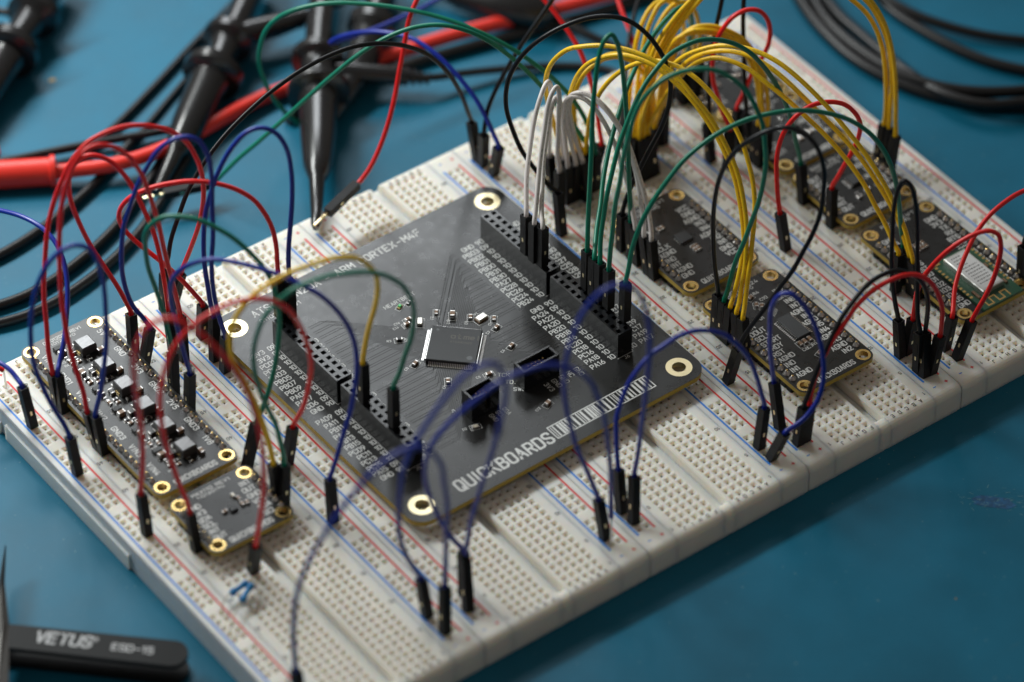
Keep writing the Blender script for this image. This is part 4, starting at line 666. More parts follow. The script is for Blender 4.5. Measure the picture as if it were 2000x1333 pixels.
  [(18.48,12.58,1.39),(18.42,12.75,1.93),(18.4,12.89,2.57),(18.46,12.98,3.22),(18.67,12.95,3.77),(19.01,12.83,4.25),(19.39,12.67,4.53),(19.86,12.44,4.49),(20.29,12.23,4.23),(20.59,12.11,3.77),(20.77,12.1,3.02),(20.85,12.18,2.16),(20.89,12.28,1.4)]),
 ('green', 'green jumper wire in the tall narrow hairpin rising from the right black header', [['H', [15.124, 7.894, 1.23], [15.124, 7.894, 2.65]], ['H', [17.748, 9.144, 0.0], [17.72, 9.232, 1.397]]],
  [(15.12,7.89,2.65),(15.25,8.03,3.6),(15.41,8.23,4.87),(15.58,8.38,5.97),(15.73,8.55,7.06),(15.85,8.66,7.86),(16.02,8.75,8.72),(16.21,8.76,9.24),(16.4,8.7,9.44),(16.6,8.63,9.08),(16.81,8.66,8.15),(17.0,8.75,6.93),(17.19,8.86,5.57),(17.35,8.98,4.29),(17.52,9.1,3.0),(17.64,9.18,2.01),(17.72,9.23,1.4)]),
 ('green', 'green jumper wire rising steeply from the right black header to the top edge', [['H', [15.09, 7.524, 1.23], [15.09, 7.524, 2.65]], ['H', [23.218, 13.716, 0.0], [23.236, 13.74, 1.4]]],
  [(15.09,7.52,2.65),(15.56,8.06,2.95),(16.1,8.6,3.26),(16.61,9.18,3.6),(17.18,9.7,3.92),(17.68,10.11,4.18),(18.19,10.47,4.41),(18.74,10.86,4.66),(19.33,11.27,4.94),(19.94,11.6,5.15),(20.52,11.84,5.29),(21.22,12.09,5.41),(21.75,12.25,5.45),(22.08,12.29,5.28),(22.4,12.44,4.66),(22.62,12.73,3.9),(22.83,13.13,2.96),(23.24,13.74,1.4)]),
 ('green', 'green jumper wire in the broad arch from the right black header across the yellow wires', [['H', [15.1, 7.28, 1.23], [15.1, 7.28, 2.65]], ['H', [23.218, 8.128, 0.0], [23.185, 8.31, 1.388]]],
  [(15.1,7.28,2.65),(15.28,7.5,3.21),(15.5,7.75,3.86),(15.73,7.87,4.31),(16.07,8.05,4.97),(16.4,8.25,5.65),(16.72,8.34,6.12),(17.12,8.43,6.63),(17.45,8.52,7.1),(17.85,8.53,7.44),(18.32,8.5,7.73),(18.75,8.45,7.89),(19.18,8.37,7.91),(19.61,8.27,7.82),(20.27,8.13,7.48),(20.8,8.04,6.97),(21.37,7.98,6.12),(21.79,7.97,5.35),(22.19,8.0,4.48),(22.58,8.07,3.45),(22.91,8.17,2.41),(23.19,8.31,1.39)]),
 ('green', 'green jumper wire in the long low arch from the right header to the radio board', [['H', [15.167, 6.213, 1.23], [15.167, 6.213, 2.65]], ['H', [23.218, 3.81, 0.0], [23.238, 3.838, 1.4]]],
  [(15.17,6.21,2.65),(15.28,6.26,3.16),(15.35,6.27,3.43),(15.54,6.31,4.11),(15.71,6.3,4.57),(16.02,6.25,5.17),(16.38,6.17,5.76),(16.89,6.02,6.39),(17.36,5.86,6.86),(17.97,5.62,7.22),(18.51,5.39,7.43),(19.19,5.1,7.54),(19.89,4.79,7.49),(20.58,4.48,7.27),(21.15,4.23,6.95),(21.65,4.02,6.47),(22.08,3.86,5.79),(22.38,3.77,5.18),(22.6,3.74,4.5),(22.8,3.75,3.68),(22.97,3.79,2.76),(23.08,3.83,2.11),(23.24,3.84,1.4)]),
 ('yellow', 'yellow jumper wire lowest of the long bundle reaching the radio module', [['H', [22.907, 3.651, 0.0], [22.923, 3.668, 1.4]], ['H', [20.288, 11.938, 0.0], [20.428, 12.001, 1.392]]],
  [(22.92,3.67,1.4),(22.93,3.81,1.62),(22.91,4.0,1.84),(22.85,4.32,2.2),(22.81,4.59,2.51),(22.75,5.07,3.08),(22.65,5.54,3.56),(22.49,6.06,3.98),(22.31,6.54,4.23),(22.13,7.07,4.61),(21.91,7.61,4.88),(21.65,8.27,5.22),(21.41,8.86,5.52),(21.23,9.28,5.65),(21.0,9.73,5.57),(20.78,10.17,5.22),(20.58,10.61,4.72),(20.48,11.14,3.62),(20.41,11.6,2.54),(20.38,11.82,2.0),(20.43,12.0,1.39)]),
 ('yellow', 'yellow jumper wire in the middle of the long bundle reaching the radio module', [['H', [23.218, 3.302, 0.0], [23.132, 3.447, 1.39]], ['H', [20.542, 11.938, 0.0], [20.809, 12.102, 1.365]]],
  [(23.13,3.45,1.39),(23.17,3.61,1.67),(23.17,3.92,2.09),(23.15,4.36,2.65),(23.08,4.79,3.1),(22.97,5.26,3.53),(22.82,5.78,3.92),(22.64,6.33,4.3),(22.46,6.87,4.66),(22.29,7.41,5.03),(22.13,7.86,5.28),(21.92,8.42,5.56),(21.71,8.92,5.71),(21.49,9.38,5.73),(21.24,9.87,5.6),(21.0,10.36,5.27),(20.78,10.86,4.75),(20.74,11.18,4.03),(20.76,11.58,2.9),(20.77,11.91,2.0),(20.81,12.1,1.36)]),
 ('yellow', 'yellow jumper wire at the top of the long bundle reaching the radio module', [['H', [23.218, 3.048, 0.0], [23.061, 3.187, 1.384]], ['H', [20.288, 12.192, 0.0], [20.256, 12.118, 1.398]]],
  [(23.06,3.19,1.38),(23.12,3.33,1.71),(23.11,3.64,2.19),(23.07,4.04,2.76),(23.01,4.44,3.27),(22.92,4.85,3.75),(22.81,5.24,4.14),(22.62,5.82,4.64),(22.43,6.37,5.1),(22.24,6.89,5.5),(22.06,7.37,5.86),(21.8,7.97,6.16),(21.51,8.53,6.28),(21.22,9.08,6.23),(20.96,9.55,6.1),(20.71,10.02,5.8),(20.47,10.5,5.34),(20.29,10.94,4.69),(20.16,11.34,3.92),(20.14,11.7,2.93),(20.18,11.96,2.07),(20.26,12.12,1.4)]),
 ('white', 'leftmost white jumper wire standing on the back end of the right black header', [['H', [14.652, 10.08, 1.23], [14.652, 10.08, 2.65]], ['H', [17.748, 12.954, 0.0], [17.585, 12.883, 1.389]]],
  [(14.65,10.08,2.65),(14.72,10.2,2.81),(15.02,10.61,3.42),(15.49,11.07,4.18),(15.97,11.44,4.86),(16.28,11.62,5.23),(16.55,11.74,5.5),(16.7,11.75,5.54),(16.86,11.81,5.13),(17.02,12.1,4.21),(17.23,12.46,3.01),(17.47,12.74,1.93),(17.58,12.88,1.39)]),
 ('white', 'second white jumper wire on the right black header, the tallest arch of the three', [['H', [14.629, 9.668, 1.23], [14.629, 9.668, 2.65]], ['H', [17.378, 12.122, 0.0], [17.393, 12.141, 1.4]]],
  [(14.63,9.67,2.65),(14.69,9.73,2.78),(15.0,10.06,3.47),(15.41,10.44,4.31),(15.74,10.72,4.94),(16.04,10.96,5.5),(16.27,11.07,5.82),(16.44,11.08,5.92),(16.61,11.09,5.65),(16.75,11.38,4.64),(16.93,11.76,3.29),(17.21,12.0,2.13),(17.39,12.14,1.4)]),
 ('white', 'third white jumper wire on the right black header, just in front of the other two', [['H', [14.709, 9.395, 1.23], [14.709, 9.395, 2.65]], ['H', [17.748, 12.446, 0.0], [17.846, 12.544, 1.393]]],
  [(14.71,9.39,2.65),(14.78,9.53,2.78),(15.03,9.95,3.21),(15.53,10.52,3.88),(16.02,11.0,4.47),(16.4,11.3,4.87),(16.67,11.46,5.11),(16.82,11.5,5.16),(17.01,11.63,4.61),(17.31,12.06,3.24),(17.63,12.37,2.11),(17.85,12.54,1.39)]),
 ('white', 'leftmost of the three white jumper wires arching to the middle small board', [['H', [17.748, 12.192, 0.0], [17.718, 12.181, 1.4]], ['H', [17.748, 8.89, 0.0], [17.638, 8.915, 1.395]]],
  [(17.72,12.18,1.4),(17.6,12.08,2.03),(17.44,11.98,2.75),(17.26,11.88,3.52),(17.15,11.75,4.23),(17.16,11.61,4.66),(17.26,11.41,4.89),(17.43,11.13,4.9),(17.57,10.82,4.7),(17.69,10.47,4.31),(17.76,10.12,3.81),(17.78,9.73,3.14),(17.75,9.33,2.37),(17.66,9.02,1.64),(17.64,8.91,1.4)]),
 ('white', 'middle one of the three white jumper wires arching to the middle small board', [['H', [18.002, 12.192, 0.0], [17.963, 12.115, 1.397]], ['H', [17.748, 8.382, 0.0], [17.654, 8.534, 1.389]]],
  [(17.96,12.12,1.4),(17.74,12.03,2.19),(17.47,11.92,3.17),(17.29,11.81,3.94),(17.21,11.69,4.49),(17.26,11.51,4.86),(17.4,11.26,5.03),(17.56,10.96,5.02),(17.74,10.55,4.77),(17.88,10.14,4.39),(17.96,9.72,3.85),(17.93,9.32,3.14),(17.84,8.9,2.3),(17.73,8.64,1.68),(17.65,8.53,1.39)]),
 ('white', 'rightmost of the three white jumper wires arching to the middle small board', [['H', [18.256, 11.938, 0.0], [18.177, 12.08, 1.391]], ['H', [17.748, 8.128, 0.0], [17.708, 8.274, 1.392]]],
  [(18.18,12.08,1.39),(17.89,11.99,2.3),(17.54,11.89,3.34),(17.34,11.77,4.13),(17.29,11.62,4.66),(17.38,11.41,4.96),(17.54,11.1,5.07),(17.73,10.7,4.91),(17.86,10.21,4.47),(17.94,9.75,3.94),(17.95,9.26,3.23),(17.91,8.82,2.51),(17.84,8.49,1.91),(17.77,8.34,1.58),(17.71,8.27,1.39)]),
 ('black', 'black jumper wire in the great arch over and around the white wires', [['H', [16.755, 11.176, 0.0], [16.81, 11.443, 1.373]], ['H', [17.748, 9.652, 0.0], [17.695, 9.603, 1.398]]],
  [(16.81,11.44,1.37),(16.73,11.49,1.52),(16.47,11.65,1.86),(16.21,11.82,2.29),(15.9,12.0,2.99),(15.6,12.16,3.9),(15.45,12.22,4.72),(15.43,12.19,5.49),(15.51,12.09,6.07),(15.8,11.82,6.88),(16.13,11.52,7.43),(16.68,11.04,7.91),(17.24,10.55,8.24),(17.61,10.23,8.33),(17.98,9.91,8.25),(18.36,9.58,7.91),(18.73,9.23,7.09),(18.88,9.07,6.43),(18.91,9.01,5.76),(18.84,9.02,5.11),(18.67,9.1,4.54),(18.42,9.24,3.86),(18.15,9.38,3.1),(17.91,9.52,2.46),(17.76,9.59,1.99),(17.7,9.6,1.4)]),
 ('black', 'black jumper wire leaving over the top edge from the back rail beside the blue one', [['H', [16.755, 14.986, 0.0], [16.627, 14.765, 1.377]], ['O', None, [19.532, 14.645, 6.0]]],
  [(16.63,14.77,1.38),(16.68,14.81,1.59),(16.8,14.9,2.1),(17.11,14.93,2.74),(17.6,14.89,3.47),(18.07,14.84,4.12),(18.59,14.76,4.77),(19.04,14.68,5.25),(19.53,14.65,6.0)]),
 ('blue', 'bright blue jumper wire curving back from the rail over the black probe', [['H', [16.755, 14.478, 0.0], [16.659, 14.086, 1.341]], ['O', None, [19.293, 20.059, 2.0]]],
  [(16.66,14.09,1.34),(16.69,14.28,1.56),(16.75,14.68,2.01),(16.67,15.2,2.37),(16.61,15.71,2.74),(16.48,16.34,3.1),(16.35,16.86,3.36),(16.13,17.51,3.48),(15.85,18.19,3.36),(15.58,18.82,3.16),(15.28,19.5,2.76),(15.04,20.08,2.25),(14.91,20.4,1.91),(15.05,20.39,1.77),(15.75,20.33,1.74),(16.76,20.24,1.76),(17.67,20.15,1.7),(18.29,20.11,1.8),(19.29,20.06,2.0)]),
 ('green', 'green jumper wire in the highest loop around the centre probe', [['H', [18.764, 12.192, 0.0], [18.714, 12.177, 1.399]], ['O', None, [13.941, 19.695, -0.6]]],
  [(18.71,12.18,1.4),(18.72,12.32,2.03),(18.59,12.6,2.77),(18.31,13.0,3.44),(18.07,13.3,3.68),(17.87,13.55,3.95),(17.54,13.97,4.36),(17.28,14.3,4.67),(16.8,14.85,4.93),(16.44,15.29,5.21),(15.92,15.89,5.39),(15.23,16.67,5.54),(14.54,17.46,5.55),(13.75,18.36,5.4),(13.12,19.06,5.06),(12.72,19.52,4.63),(12.49,19.84,4.01),(12.38,20.04,3.32),(12.42,20.15,2.57),(12.56,20.18,1.8),(12.82,20.13,1.02),(13.15,20.02,0.36),(13.53,19.87,-0.07),(13.94,19.7,-0.6)]),
 ('green', 'green jumper wire stretching down left from the stack at the back to a loose plug', [['H', [18.51, 12.192, 0.0], [18.586, 12.277, 1.395]], ['L', [8.664, 19.65, -0.2], [9.995, 19.214, -0.2]]],
  [(18.59,12.28,1.4),(18.5,12.35,1.96),(18.2,12.6,2.52),(17.84,12.89,3.14),(17.48,13.19,3.91),(17.24,13.39,4.33),(16.84,13.71,4.89),(16.26,14.18,5.59),(15.74,14.6,5.99),(15.27,14.97,6.09),(14.68,15.44,5.95),(14.08,15.92,5.6),(13.48,16.4,4.96),(12.84,16.92,4.04),(12.23,17.41,3.09),(11.64,17.89,2.26),(11.1,18.32,1.42),(10.68,18.67,0.77),(10.24,19.02,0.17),(9.99,19.21,-0.2)]),
 ('red', 'red jumper wire hanging from the top edge, its pin gripped by the centre probe', [['L', [11.319, 15.087, 0.916], [12.65, 15.512, 1.0]], ['O', None, [15.967, 16.687, 6.0]]],
  [(12.65,15.51,1.0),(13.04,15.47,1.18),(13.48,15.55,1.71),(13.98,15.7,2.44),(14.33,15.89,3.12),(14.68,16.16,3.91),(15.0,16.41,4.65),(15.28,16.57,5.19),(15.51,16.62,5.48),(15.97,16.69,6.0)]),
 ('red', 'red jumper wire falling from the top of the frame into the back stack', [['H', [18.764, 12.446, 0.0], [19.111, 12.427, 1.356]], ['O', None, [19.215, 16.16, 5.0]]],
  [(19.11,12.43,1.36),(19.19,12.59,1.61),(19.32,12.89,2.08),(19.49,13.35,2.75),(19.6,13.68,3.21),(19.59,14.01,3.53),(19.53,14.55,3.95),(19.45,15.05,4.32),(19.36,15.48,4.58),(19.21,16.16,5.0)]),
 ('red', 'red jumper wire in the back, behind the yellow wires at the top of the frame', [['O', None, [22.754, 16.701, 3.0]], ['H', [21.53, 13.462, 0.0], [21.451, 13.606, 1.39]]],
  [(22.75,16.7,3.0),(22.54,16.12,2.7),(22.39,15.67,2.49),(22.32,15.28,2.35),(22.2,14.94,2.18),(22.06,14.58,2.0),(21.77,14.08,1.7),(21.45,13.61,1.39)]),
 ('red', 'red jumper wire seen in short pieces between the green and yellow wires', [['H', [22.856, 13.99, 0.0], [22.872, 14.009, 1.4]], ['O', None, [23.803, 14.058, 4.0]]],
  [(22.87,14.01,1.4),(22.91,14.13,1.95),(23.02,14.14,2.31),(23.19,14.14,2.75),(23.4,14.1,3.12),(23.8,14.06,4.0)]),
 ('yellow', 'leftmost yellow jumper wire shooting over the top of the frame', [['H', [20.034, 12.192, 0.0], [20.019, 12.295, 1.396]], ['H', [23.218, 13.97, 0.0], [23.365, 13.952, 1.392]]],
  [(20.02,12.3,1.4),(20.21,12.54,1.94),(20.5,12.89,2.72),(20.84,13.22,3.54),(21.05,13.35,3.92),(21.33,13.44,4.29),(21.64,13.49,4.59),(22.0,13.49,4.83),(22.47,13.41,4.57),(22.85,13.44,3.8),(23.1,13.59,2.92),(23.26,13.8,2.03),(23.37,13.95,1.39)]),
 ('yellow', 'second yellow jumper wire shooting over the top of the frame', [['H', [20.034, 11.938, 0.0], [20.092, 12.147, 1.383]], ['H', [23.472, 13.462, 0.0], [23.372, 13.499, 1.396]]],
  [(20.09,12.15,1.38),(20.29,12.38,2.02),(20.61,12.71,2.98),(20.96,12.94,3.8),(21.19,13.05,4.24),(21.42,13.11,4.6),(21.65,13.16,4.93),(21.99,13.14,5.16),(22.42,13.06,4.73),(22.72,13.04,4.22),(22.97,13.14,3.37),(23.2,13.26,2.51),(23.3,13.39,1.89),(23.37,13.5,1.4)]),
 ('yellow', 'third yellow jumper wire shooting over the top of the frame', [['H', [19.78, 11.938, 0.0], [20.117, 12.058, 1.354]], ['H', [23.726, 13.716, 0.0], [23.725, 13.676, 1.399]]],
  [(20.12,12.06,1.35),(20.38,12.3,1.93),(20.81,12.7,2.89),(21.25,13.0,3.72),(21.64,13.12,4.2),(21.92,13.17,4.48),(22.23,13.17,4.66),(22.66,13.13,4.76),(23.07,13.1,4.2),(23.39,13.25,3.19),(23.61,13.52,2.04),(23.72,13.68,1.4)]),
 ('yellow', 'left one of three yellow jumper wires dropping to the far edge of the last breadboard', [['H', [20.034, 11.684, 0.0], [20.161, 11.946, 1.369]], ['H', [26.012, 8.128, 0.0], [26.265, 8.243, 1.372]]],
  [(20.16,11.95,1.37),(20.19,11.97,2.25),(20.24,11.99,3.45),(20.34,11.96,4.36),(20.59,11.81,4.91),(20.85,11.65,5.52),(21.16,11.46,6.07),(21.54,11.22,6.65),(22.18,10.8,7.38),(23.12,10.17,7.8),(24.22,9.44,7.3),(24.86,9.02,6.5),(25.22,8.78,6.11),(25.58,8.54,5.7),(25.85,8.38,5.09),(26.04,8.27,4.39),(26.17,8.21,3.57),(26.24,8.2,2.61),(26.27,8.22,1.75),(26.26,8.24,1.37)]),
 ('yellow', 'middle one of three yellow jumper wires dropping to the far edge of the last breadboard', [['H', [20.288, 11.684, 0.0], [20.307, 11.942, 1.376]], ['H', [26.012, 7.874, 0.0], [26.296, 8.071, 1.357]]],
  [(20.31,11.94,1.38),(20.33,11.95,2.19),(20.37,11.96,3.31),(20.48,11.91,4.14),(20.7,11.77,4.84),(21.0,11.58,5.46),(21.31,11.37,6.07),(21.66,11.14,6.68),(22.29,10.71,7.5),(23.22,10.07,8.0),(24.42,9.24,7.44),(25.14,8.74,6.67),(25.55,8.46,6.16),(25.86,8.26,5.44),(26.07,8.13,4.67),(26.23,8.04,3.81),(26.28,8.03,2.93),(26.29,8.06,1.95),(26.3,8.07,1.36)]),
 ('yellow', 'right one of three yellow jumper wires dropping to the far edge of the last breadboard', [['H', [20.542, 11.684, 0.0], [20.462, 11.946, 1.373]], ['H', [26.012, 7.62, 0.0], [26.188, 7.648, 1.389]]],
  [(20.46,11.95,1.37),(20.47,11.94,2.22),(20.49,11.92,3.28),(20.59,11.85,4.13),(20.81,11.68,4.81),(21.1,11.47,5.48),(21.39,11.25,6.15),(21.72,11.0,6.82),(22.33,10.55,7.73),(23.22,9.87,8.3),(24.39,9.0,7.79),(25.11,8.46,6.95),(25.49,8.18,6.33),(25.78,7.96,5.58),(25.97,7.81,4.74),(26.1,7.72,3.61),(26.13,7.69,2.66),(26.16,7.67,1.89),(26.19,7.65,1.39)]),
 ('yellow', 'left yellow jumper wire of the flat bundle dropping onto the small upper right board', [['H', [23.218, 10.414, 0.0], [23.299, 10.39, 1.397]], ['H', [21.275, 12.7, 0.0], [21.341, 12.663, 1.398]]],
  [(23.3,10.39,1.4),(23.3,10.42,1.74),(23.35,10.44,2.29),(23.32,10.51,2.83),(23.25,10.62,3.36),(23.12,10.77,3.84),(22.9,10.99,4.25),(22.61,11.26,4.52),(22.23,11.61,4.62),(21.85,11.96,4.54),(21.58,12.21,4.39),(21.43,12.36,4.05),(21.39,12.45,3.34),(21.34,12.58,2.32),(21.34,12.66,1.4)]),
 ('yellow', 'middle yellow jumper wire of the flat bundle dropping onto the small upper right board', [['H', [23.218, 10.16, 0.0], [23.309, 10.214, 1.396]], ['H', [21.53, 12.7, 0.0], [21.468, 12.656, 1.398]]],
  [(23.31,10.21,1.4),(23.32,10.25,1.75),(23.37,10.28,2.29),(23.35,10.37,2.9),(23.28,10.51,3.48),(23.15,10.68,4.02),(22.93,10.92,4.42),(22.59,11.25,4.68),(22.22,11.61,4.76),(21.88,11.94,4.65),(21.61,12.21,4.42),(21.51,12.34,3.93),(21.5,12.44,3.1),(21.48,12.56,2.17),(21.47,12.66,1.4)]),
 ('yellow', 'right yellow jumper wire of the flat bundle dropping onto the small upper right board', [['H', [23.472, 10.16, 0.0], [23.454, 10.158, 1.4]], ['H', [21.605, 12.638, 0.0], [21.62, 12.657, 1.4]]],
  [(23.45,10.16,1.4),(23.45,10.2,1.72),(23.51,10.23,2.25),(23.48,10.34,2.9),(23.4,10.5,3.56),(23.24,10.71,4.13),(22.97,10.99,4.52),(22.64,11.32,4.77),(22.27,11.68,4.82),(21.95,11.99,4.7),(21.71,12.24,4.39),(21.65,12.37,3.75),(21.66,12.46,2.82),(21.63,12.58,1.99),(21.62,12.66,1.4)]),
 ('red', 'red jumper wire in the bulging loop over the uppermost small board', [['H', [23.218, 11.176, 0.0], [23.245, 11.295, 1.395]], ['H', [22.475, 10.668, 0.0], [22.483, 10.703, 1.4]]],
  [(23.24,11.3,1.39),(23.31,11.19,1.92),(23.37,11.09,2.42),(23.49,10.94,2.94),(23.63,10.75,3.59),(23.75,10.61,4.02),(23.78,10.52,4.59),(23.69,10.53,5.15),(23.4,10.68,5.54),(23.04,10.89,5.6),(22.69,11.08,5.34),(22.44,11.21,4.97),(22.22,11.29,4.42),(22.12,11.28,3.71),(22.12,11.21,3.16),(22.22,11.05,2.55),(22.35,10.88,1.98),(22.48,10.7,1.4)]),
 ('red', 'red jumper wire in the loop between the two middle small boards on the right', [['H', [21.53, 6.858, 0.0], [21.363, 7.005, 1.382]], ['H', [23.218, 6.858, 0.0], [23.212, 6.94, 1.398]]],
  [(21.36,7.01,1.38),(21.32,7.1,1.82),(21.29,7.23,2.55),(21.32,7.32,3.27),(21.43,7.33,3.87),(21.61,7.28,4.39),(21.88,7.16,4.81),(22.27,6.96,5.06),(22.72,6.72,5.14),(23.13,6.49,4.95),(23.43,6.34,4.59),(23.6,6.28,4.08),(23.62,6.33,3.58),(23.53,6.48,3.0),(23.39,6.67,2.4),(23.28,6.82,1.95),(23.21,6.94,1.4)]),
 ('black', 'black jumper wire dropping straight from the top of the frame at the uppermost small board', [['H', [22.225, 11.176, 0.0], [22.117, 11.267, 1.393]], ['O', None, [23.153, 11.98, 6.0]]],
  [(22.12,11.27,1.39),(22.18,11.34,1.78),(22.28,11.46,2.41),(22.39,11.58,3.05),(22.52,11.69,3.68),(22.68,11.78,4.3),(22.84,11.85,4.92),(23.15,11.98,6.0)]),
 ('black', 'black jumper wire dropping straight from the top edge onto the last breadboard', [['H', [23.472, 10.922, 0.0], [23.291, 10.925, 1.388]], ['O', None, [23.612, 11.642, 6.0]]],
  [(23.29,10.92,1.39),(23.31,11.0,1.83),(23.33,11.16,2.68),(23.36,11.31,3.52),(23.4,11.44,4.3),(23.48,11.53,5.02),(23.61,11.64,6.0)]),
 ('black', 'thin black jumper wire passing behind the yellow wires at the top', [['O', None, [23.646, 16.196, 3.0]], ['H', [20.542, 13.208, 0.0], [20.608, 13.203, 1.398]]],
  [(23.65,16.2,3.0),(23.17,15.83,2.78),(22.67,15.47,2.58),(22.2,15.1,2.37),(21.79,14.7,2.15),(21.43,14.28,1.93),(20.99,13.71,1.64),(20.61,13.2,1.4)]),
 ('black', 'black jumper wire at the right edge of the frame standing in the far rail', [['O', None, [25.761, 1.051, 4.0]], ['H', [26.012, 1.778, 0.0], [25.967, 1.829, 1.398]]],
  [(25.76,1.05,4.0),(25.76,1.45,2.97),(25.85,1.69,2.08),(25.97,1.83,1.4)]),
]
CABLES = [
 ('black', 'thick black cable lying straight behind the red lead at left', 0.13, [(4.96,24.42,-0.55),(5.75,23.98,-0.55),(7.26,23.56,-0.55),(8.73,23.06,-0.55),(10.6,22.33,-0.6),(11.69,22.07,-0.65),(12.92,21.98,-0.7)]),
 ('black', 'black cable running beside the left probe up to the top edge', 0.12, [(7.29,22.79,-0.71),(9.64,23.52,-0.71),(11.42,24.43,-0.71),(13.29,25.31,-0.71),(14.61,25.88,-0.71),(16.28,26.67,-0.71),(17.63,27.26,-0.71)]),
 ('black', 'thinner black cable tucked against the body of the left probe', 0.1, [(7.97,21.9,-0.74),(10.34,23.05,-0.74),(11.77,23.85,-0.74),(13.05,24.53,-0.74),(14.27,25.1,-0.74),(15.61,25.96,-0.74),(16.84,26.94,-0.74)]),
 ('black', 'black cable curving in from the left edge, highest one below the red plug', 0.15, [(2.69,20.72,-0.7),(3.67,20.63,-0.7),(4.68,20.82,-0.7),(5.73,21.02,-0.7),(6.97,21.45,-0.7),(7.95,21.86,-0.7),(8.87,22.33,-0.7),(9.65,22.77,-0.7)]),
 ('black', 'black cable curving in from the left edge, middle one below the red plug', 0.15, [(1.7,19.11,-0.7),(2.56,18.85,-0.7),(3.38,18.73,-0.7),(4.36,18.84,-0.7),(5.64,19.15,-0.7),(6.63,19.55,-0.7),(7.36,19.9,-0.7),(8.19,20.36,-0.7),(9.22,21.07,-0.7),(10.22,21.77,-0.7)]),
 ('black', 'black cable curving in from the left edge, passing just behind the power board', 0.15, [(1.36,18.54,-0.7),(2.17,18.21,-0.7),(2.93,18.02,-0.7),(3.84,18.02,-0.7),(4.87,18.2,-0.7),(5.93,18.45,-0.7),(7.19,18.97,-0.7),(8.1,19.49,-0.7),(9.21,20.23,-0.7),(10.39,21.07,-0.7)]),
 ('black', 'black cable under the thick red lead, running up to the top of the frame', 0.17, [(13.74,20.75,-0.68),(15.4,21.0,-0.68),(16.88,20.96,-0.68),(18.23,20.72,-0.68),(19.9,20.4,-0.68),(22.33,19.75,-0.68),(24.84,19.17,-0.68),(26.48,18.96,-0.68)]),
 ('black', 'long black cable falling diagonally under the red wire at the top', 0.14, [(22.92,21.85,-0.35),(22.75,20.57,-0.35),(22.84,19.65,-0.4),(23.22,18.6,-0.5),(23.62,17.83,-0.65),(23.98,17.03,-0.7),(24.43,16.09,-0.7)]),
 ('black', 'outermost black cable of the big coil at upper right', 0.19, [(30.2,17.29,-0.66),(29.64,16.13,-0.66),(29.46,15.39,-0.66),(29.23,14.26,-0.66),(29.15,13.14,-0.66),(29.23,12.13,-0.66),(29.6,10.9,-0.66),(30.03,10.05,-0.66),(30.67,9.16,-0.66),(31.81,8.15,-0.66),(32.88,7.51,-0.66)]),
 ('black', 'second black cable of the big coil at upper right, just inside the outermost', 0.18, [(30.49,16.91,-0.55),(29.9,15.77,-0.55),(29.61,14.9,-0.55),(29.47,13.71,-0.55),(29.55,12.52,-0.55),(29.65,11.29,-0.5),(30.13,10.2,-0.45),(30.93,9.18,-0.4),(32.11,8.51,-0.45),(33.38,8.08,-0.55)]),
 ('black', 'third black cable of the big coil at upper right, crossing behind the yellow wires', 0.16, [(30.85,16.83,-0.67),(30.27,15.68,-0.67),(30.17,14.88,-0.67),(30.14,13.82,-0.67),(30.08,12.73,-0.67),(30.06,11.51,-0.65),(29.89,9.69,-0.35),(30.53,8.57,-0.35),(31.7,8.06,-0.35),(32.93,7.6,-0.35)]),
 ('black', 'black cable of the coil sagging from the yellow wires to the right edge', 0.17, [(32.13,15.89,-0.67),(31.65,14.67,-0.67),(31.62,13.94,-0.67),(31.7,12.95,-0.67),(31.93,11.56,-0.67),(32.32,10.36,-0.67),(32.94,9.42,-0.67),(33.81,8.54,-0.67)]),
 ('black', 'uppermost black cable of the coil, nearest the top right corner', 0.15, [(31.81,15.78,-0.45),(31.5,14.43,-0.45),(31.92,13.24,-0.5),(32.44,12.16,-0.55),(33.09,11.24,-0.6),(33.9,10.51,-0.65),(34.84,9.69,-0.65)]),
]
RED_PLUG = [(4.65,23.88,-0.43),(5.42,23.43,-0.43),(6.81,22.6,-0.43)]
RED_LEAD = [(6.7,22.65,-0.43),(7.33,22.26,-0.4),(7.96,21.84,-0.35),(8.82,21.51,-0.3),(9.83,21.42,-0.3),(10.95,21.47,-0.35),(12.45,21.82,-0.5),(13.9,22.05,-0.6),(15.06,21.85,-0.62),(16.5,21.49,-0.55),(17.49,21.29,-0.5),(18.49,21.09,-0.45),(19.65,20.83,-0.4),(20.98,20.55,-0.4),(22.1,20.22,-0.4),(23.24,19.91,-0.4),(25.07,19.47,-0.4),(26.61,19.15,-0.4)]
RED_END = [(5.19,24.75,-0.4),(5.65,24.65,-0.4),(6.02,24.63,-0.4)]
PROBE_A = ('black probe clip in the centre, hooked onto the pin of a red jumper wire', [(11.06,15.32,0.3,0.09),(11.17,15.47,0.3,0.15),(11.42,15.81,0.28,0.17),(12.38,17.17,0.2,0.24),(12.47,17.27,0.2,0.3),(12.78,17.7,0.17,0.44),(13.51,18.73,0.12,0.54),(14.41,20.02,0.08,0.58),(14.6,20.29,0.06,0.62),(14.65,20.37,0.06,0.92),(14.79,20.57,0.05,0.96),(14.83,20.66,0.05,0.5),(15.16,21.13,0.05,0.46),(15.45,21.57,0.05,0.52),(15.53,21.69,0.05,0.78),(15.67,21.89,0.05,0.8),(15.73,21.97,0.05,0.43),(16.44,22.9,0.05,0.42),(17.37,24.06,0.05,0.42),(18.31,25.24,0.05,0.42)])
